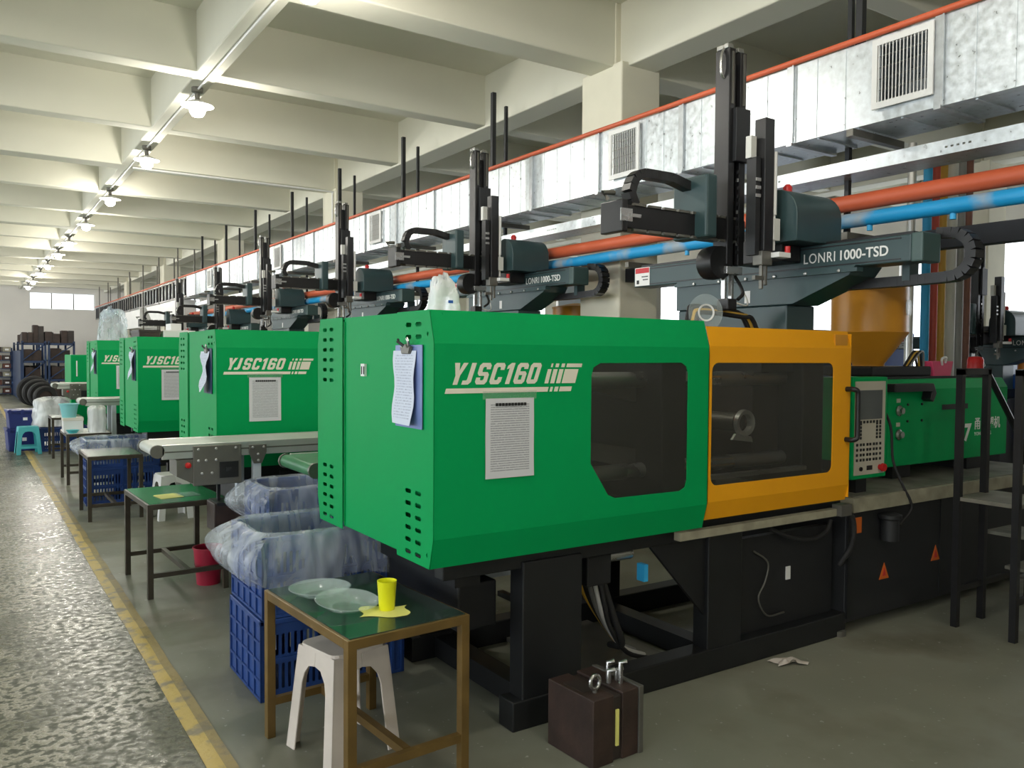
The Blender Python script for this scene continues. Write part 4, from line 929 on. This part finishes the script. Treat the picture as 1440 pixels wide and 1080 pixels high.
# ------------------------------------------------------------------ clipboards and notices
def clipboard(y, label, dark=False, seed=0):
    t = thing('clipboard', label, 'clipboard', (MX-.004, y, 1.27), group='clipboards on the machine ends')
    G().box(-.004, 0, -.115, .115, -.0, .32).build('board', 'rack_blue' if dark else 'clip_blue', t, bevel=.001)
    o = uv_sheet('paper_sheets', .185, .285, 'form_print', t, (-.0055, .02, .298), LEFT, bend=.02 if not dark else .045)
    G().prism([(-.03, .285), (.03, .285), (.045, .315), (.02, .31), (.0, .325), (-.02, .31), (-.045, .315)], 'x', -.02, -.006).build('clip', 'dull_steel', t, bevel=.003)
    G().tube([(-.012, -.02, .315), (-.02, -.03, .335), (-.02, -.02, .345)], .006, 8).build('clip_lever', 'steel', t, smooth=50); G().tube([(-.012, .02, .315), (-.03, .045, .335), (-.03, .035, .34)], .006, 8).build('clip_lever', 'black', t, smooth=50)
clipboard(2.875, 'blue clipboard with pale blue forms on the near machine end', seed=1)
clipboard(6.06, 'dark clipboard with a curled sheet on the machine behind the long conveyor', True)
clipboard(9.19, 'dark clipboard with a curled sheet on the machine with boxes on top', True)
clipboard(12.24, 'dark clipboard with a curled sheet on the machine with the bag on top', True)
def notice(y, label):
    t = thing('notice_sheet', label, 'notice', (MX+.335, y-.002, 1.386), group='taped notices on the machine fronts')
    uv_sheet('sheet', .226, .31, 'notice_print', t, (0, 0, 0), FRONT, bend=.003)
    put('heading', text_mesh('■■■■■■■■■■', .016, 'dark_panel'), t, (-.07, -.0035, -.03), FRONT).data.name = 'heading'
    G().box(-.125, .125, -.0008, 0, -.004, .028).build('tape', 'tape', t)
notice(MY, 'A4 notice taped below the lettering of the near machine'); notice(5.845, 'A4 notice taped on the machine behind the long conveyor')
notice(8.97, 'A4 notice taped on the machine with boxes on top'); notice(12.02, 'A4 notice taped on the machine with the bag on top')

# ------------------------------------------------------------------ mould block, rag, steps
mb = thing('steel_mould', 'rusty brown steel mould block with eye bolt on the floor by the near machine', 'mould', (1.935, 2.355, 0), R(3))
G().box(0, .105, 0, .27, 0, .262).build('mould_plate', 'rust', mb, bevel=.004); G().box(.105, .15, .006, .262, .004, .25).build('mould_plate', 'mould_dark', mb, bevel=.003)
G().box(.118, .132, -.001, .006, .06, .20).build('spacer_strip', 'yellow_paper', mb); G().box(.15, .235, 0, .27, 0, .262).build('mould_plate', 'rust', mb, bevel=.004); G().box(.235, .258, -.006, .27, 0, .266).build('clamp_plate', 'dull_steel', mb, bevel=.002)
G().box(.02, .09, .08, .2, .255, .2635).build('pocket_shade', 'mould_dark', mb)  # thin solid sheet; the shade of a pocket is put in as dark colour
rg = [(.06+.024*math.cos(R(a)), .06, .302+.026*math.sin(R(a))) for a in range(0, 360, 18)]
eb = G().tube(rg, .008, 8, True).build('eye_bolt', 'steel', mb, smooth=60); G().cyl((.06, .06, .262), (.06, .06, .28), .009, 10).build('bolt_shank', 'dull_steel', eb); 
for i, (x, y, h) in enumerate(((.17, .10, .05), (.195, .13, .07), (.215, .10, .045), (.205, .07, .085))): G().tube([(x, y, .26), (x, y, .26+h), (x+.02, y-.015, .265+h)], .010, 8).build('pipe_fitting', 'steel', mb, smooth=50)
def rag(u, v):
    return ((u-.5)*.16+.02*math.sin(v*5), (v-.5)*.08, .004+.03*max(0, noise.noise(Vector((u*3, v*3, 4))))+.012*math.sin(u*3.1))
tag(G().grid(14, 10, rag).build('rag', 'stool_plastic', smooth=60, loc=(3.46, 2.66, 0), rot=(0, 0, R(-25))), 'crumpled dirty rag on the floor by the machine base', 'rag')
stp = thing('step_platform', 'black steel step platform with handrails at the injection end', 'steps', (4.76, 2.18, 0))
for y in (0, .32):
    for x, h in ((0, 1.49), (.29, 1.49)): G().box(x-.018, x+.018, y, y+.036, 0, h).build('post', 'black', stp)
    G().box(-.018, .31, y, y+.036, 1.46, 1.496).build('handrail', 'black', stp)
    G().tube([(.29, y+.018, 1.478), (.85, y+.018, .93), (.85, y+.018, 0)], .018, 8).build('handrail', 'black', stp)
    G().box(0, .86, y+.008, y+.03, .20, .235).build('side_bar', 'black', stp)
G().box(-.01, .42, 0, .356, .735, .757).build('platform', 'bed_dust', stp); G().box(.36, .66, 0, .356, .50, .52).build('tread', 'bed_dust', stp); G().box(.60, .88, 0, .356, .25, .27).build('tread', 'bed_dust', stp)

# ------------------------------------------------------------------ second row behind
bl = thing('blue_machine', 'blue moulding machine standing behind the drop pipes', 'machine', (7.9, 6.0, 0))
G().box(0, 2.3, 0, 1.1, .7, 1.88).build('guard', 'machine_blue', bl, bevel=.02); G().box(-.1, 4.0, .1, 1.0, 0, .72).build('base', 'dark_panel', bl, bevel=.01); G().box(2.35, 3.9, .15, .95, .72, 1.3).build('injection_cover', 'machine_grey', bl, bevel=.02)
G().box(.4, 1.3, -.006, .01, 1.0, 1.6).build('pane', 'tinted_pane', bl); G().box(1.5, 1.53, -.04, .0, 1.1, 1.5).build('handle', 'black', bl)
gc = thing('grey_cabinet', 'pale grey control cabinet behind the step platform', 'cabinet', (10.15, 4.82, 0)); G().box(0, 1.2, 0, .3, .08, 1.85).build('cabinet_body', 'machine_grey', gc, bevel=.01); G().box(.03, .58, -.012, 0, .15, 1.8).build('door', 'machine_grey', gc, bevel=.004); G().box(.62, 1.17, -.012, 0, .15, 1.8).build('door', 'machine_grey', gc, bevel=.004); G().box(.02, 1.18, .03, .27, 0, .08).build('plinth', 'dark_panel', gc)
b2 = thing('blue_cabinet', 'blue machine body with an orange beacon beside the grey cabinet', 'machine', (9.62, 4.2, 0)); G().box(0, 2.2, 0, .6, .55, 1.38).build('guard', 'machine_blue', b2, bevel=.03); G().box(.05, 2.15, .05, .55, 0, .56).build('base', 'dark_panel', b2); G().box(-.5, -.01, .2, .9, 0, 1.13).build('robot_pedestal', 'dark_panel', b2, bevel=.01)
bs = G().lathe([(.07, 1.38), (.07, 1.43), (.05, 1.44)], (.20, .3, 0), 18).build('beacon_base', 'dark_panel', b2, smooth=40); tag(G().lathe([(.065, 1.43), (.065, 1.60), (.05, 1.625), (.005, 1.63)], (.20, .3, 0), 18).build('beacon_dome', 'orange_lamp', bs, smooth=45), 'orange beacon dome')
clone(rb, (9.35, 4.85, -.35), 'dark robot beside the blue machine behind the step platform', group=RG)
wc = thing('white_cabinet', 'tall bluish white cabinet behind the machine row', 'cabinet', (6.0, 7.55, 0)); G().box(0, .57, 0, .5, .06, 2.45).build('cabinet_body', 'machine_grey', wc, bevel=.008); G().box(.02, .55, -.012, 0, .1, 2.4).build('door', 'machine_grey', wc); G().box(.02, .55, .02, .48, 0, .06).build('plinth', 'dark_panel', wc)
wc2 = thing('cream_cabinet', 'tall cream cabinet beside the bluish white one', 'cabinet', (6.60, 7.55, 0)); G().box(0, .62, 0, .5, .06, 2.45).build('cabinet_body', 'cream_cabinet', wc2, bevel=.008); G().box(.02, .60, -.012, 0, .1, 2.4).build('door', 'cream_cabinet', wc2); G().box(.02, .60, .02, .48, 0, .06).build('plinth', 'dark_panel', wc2)
gcb = thing('green_cabinet', 'low green cabinet beyond the far conveyor', 'cabinet', (1.44, 15.5, 0)); G().box(0, .9, 0, 1.0, .25, 1.52).build('cabinet_body', 'green', gcb, bevel=.01); G().box(.08, .10, -.005, 0, 1.16, 1.42).build('door_strip', 'white_print', gcb); G().box(.03, .87, .03, .97, 0, .25).build('plinth', 'dark_frame', gcb)

# ------------------------------------------------------------------ far racks, moulds, tyres
rk = thing('pallet_rack', 'dark blue steel rack holding rusty moulds at the hall end', 'rack', (1.41, 29.7, 0))
for x in (0, .62, .72, 1.42):
    for y in (0, 2.7, 5.4): G().box(x, x+.06, y, y+.08, 0, 1.92).build('post', 'rack_blue', rk)
for z in (.10, .72, 1.30, 1.86):
    for x0, x1 in ((.03, .65), (.75, 1.45)):
        G().box(x0, x1, .0, .05, z-.07, z).build('shelf_beam', 'rack_blue', rk); G().box(x0, x1, .02, 5.4, z-.02, z).build('shelf', 'rack_blue', rk)
for x0, x1 in ((.06, .62), (.78, 1.42)):
    for z0, z1 in ((.75, 1.25), (1.33, 1.8)): G().tube([(x0, -.01, z0), (x1, -.01, z1)], .018, 6).build('brace', 'rack_blue', rk)
G().box(-.03, 0, .0, 5.45, .03, 1.62).build('side_panel', 'rack_blue', rk)
moulds = [(.05, .1, .10, .5, .5), (.80, .1, .10, .55, .5), (.1, .1, .72, .42, .38), (.82, .1, .72, .5, .4), (.05, .1, 1.30, .5, .36), (.8, .15, 1.30, .55, .4),
          (.02, .05, 1.86, .30, .33), (.32, .1, 1.86, .30, .56), (.65, .1, 1.86, .42, .36), (1.10, .05, 1.86, .36, .40), (.05, 1.4, 1.86, .5, .3), (.75, 1.4, 1.86, .5, .35), (.05, 1.2, .72, .5, .4), (.8, 1.2, .72, .5, .4), (.05, 3.0, 1.86, .5, .3), (.05, 3.0, 1.3, .5, .35)]
wds = ['on the bottom shelf', 'on the second shelf', 'on the third shelf', 'on top']
def mlab(i, x, y, z):
    lv = wds[(.10, .72, 1.30, 1.86).index(z)]
    mates = sorted((m_ for m_ in moulds if m_[2] == z), key=lambda m_: (round(m_[1]), m_[0])); k_ = [m_[:2] for m_ in mates].index((x, y))
    return 'rusty mould block, '+ORD[k_]+' from the walkway end, '+lv+' of the blue rack'
for i, (x, y, z, w_, h) in enumerate(moulds):
    t = thing('stored_mould', mlab(i, x, y, z), 'mould', (1.41+x, 29.7+y, z), group='moulds '+wds[(.10, .72, 1.30, 1.86).index(z)]+' of the rack')
    G().box(0, w_*.48, 0, .55, 0, h).build('mould_plate', 'rust', t, bevel=.01); G().box(w_*.48, w_*.56, .02, .53, .01, h-.02).build('mould_plate', 'mould_dark', t); G().box(w_*.56, w_, 0, .55, 0, h-.03*(i % 3)).build('mould_plate', ('rust', 'mould_dark')[i % 2], t, bevel=.01)
for i, (x, y, r, a) in enumerate(((1.60, 27.6, .44, 4), (1.68, 27.2, .40, 6), (1.76, 26.85, .36, 8), (1.83, 26.55, .31, 10))):
    t = thing('worn_tyre', 'dark worn tyre, '+('largest', 'second largest', 'third largest', 'smallest')[i]+' of the leaning row', 'tyre', (x, y, 0), R(a), 'tyres leaning by the rack')
    prof = [(.55*r, -.10), (.86*r, -.12), (.97*r, -.09), (r, 0), (.97*r, .09), (.86*r, .12), (.55*r, .10), (.52*r, 0), (.55*r, -.10)]
    o = G().lathe(prof, (0, 0, r), 32, 'y', cap=False).build('tyre_body', 'black_rubber', t, smooth=40); G().lathe([(.10*r, -.06), (.53*r, -.06), (.53*r, .06), (.10*r, .06)], (0, 0, r), 28, 'y').build('rim', 'rust', o)
lr = thing('parts_rack', 'low rack of brown part boxes against the end wall', 'rack', (.45, 35.0, 0))
for x in (0, .88):
    for y in (0, .7): G().box(x, x+.05, y, y+.05, 0, 1.72).build('post', 'rack_blue', lr)
for z in (.05, .35, .65, .95, 1.25, 1.55): G().box(0, .93, 0, .75, z, z+.03).build('shelf', 'rack_blue', lr)
for i, z in enumerate((.08, .38, .68, .98, 1.28, 1.58)):
    for j in range(3):
        t = thing('part_box', ('rust brown part box', 'tan part box', 'dark red part box')[(i+j) % 3]+' on '+('the lowest', 'the second', 'the third', 'the fourth', 'the fifth', 'the top')[i]+' shelf of the end wall rack', 'box', (.50+.29*j, 35.03, z), group='boxes on the end wall rack')
        G().box(0, .26, 0, .6, 0, .17).build('box_body', ('rust', 'bed_edge', 'bin_red')[(i+j) % 3], t); G().box(.07, .19, -.005, 0, .05, .11).build('box_tag', 'white_print', t)
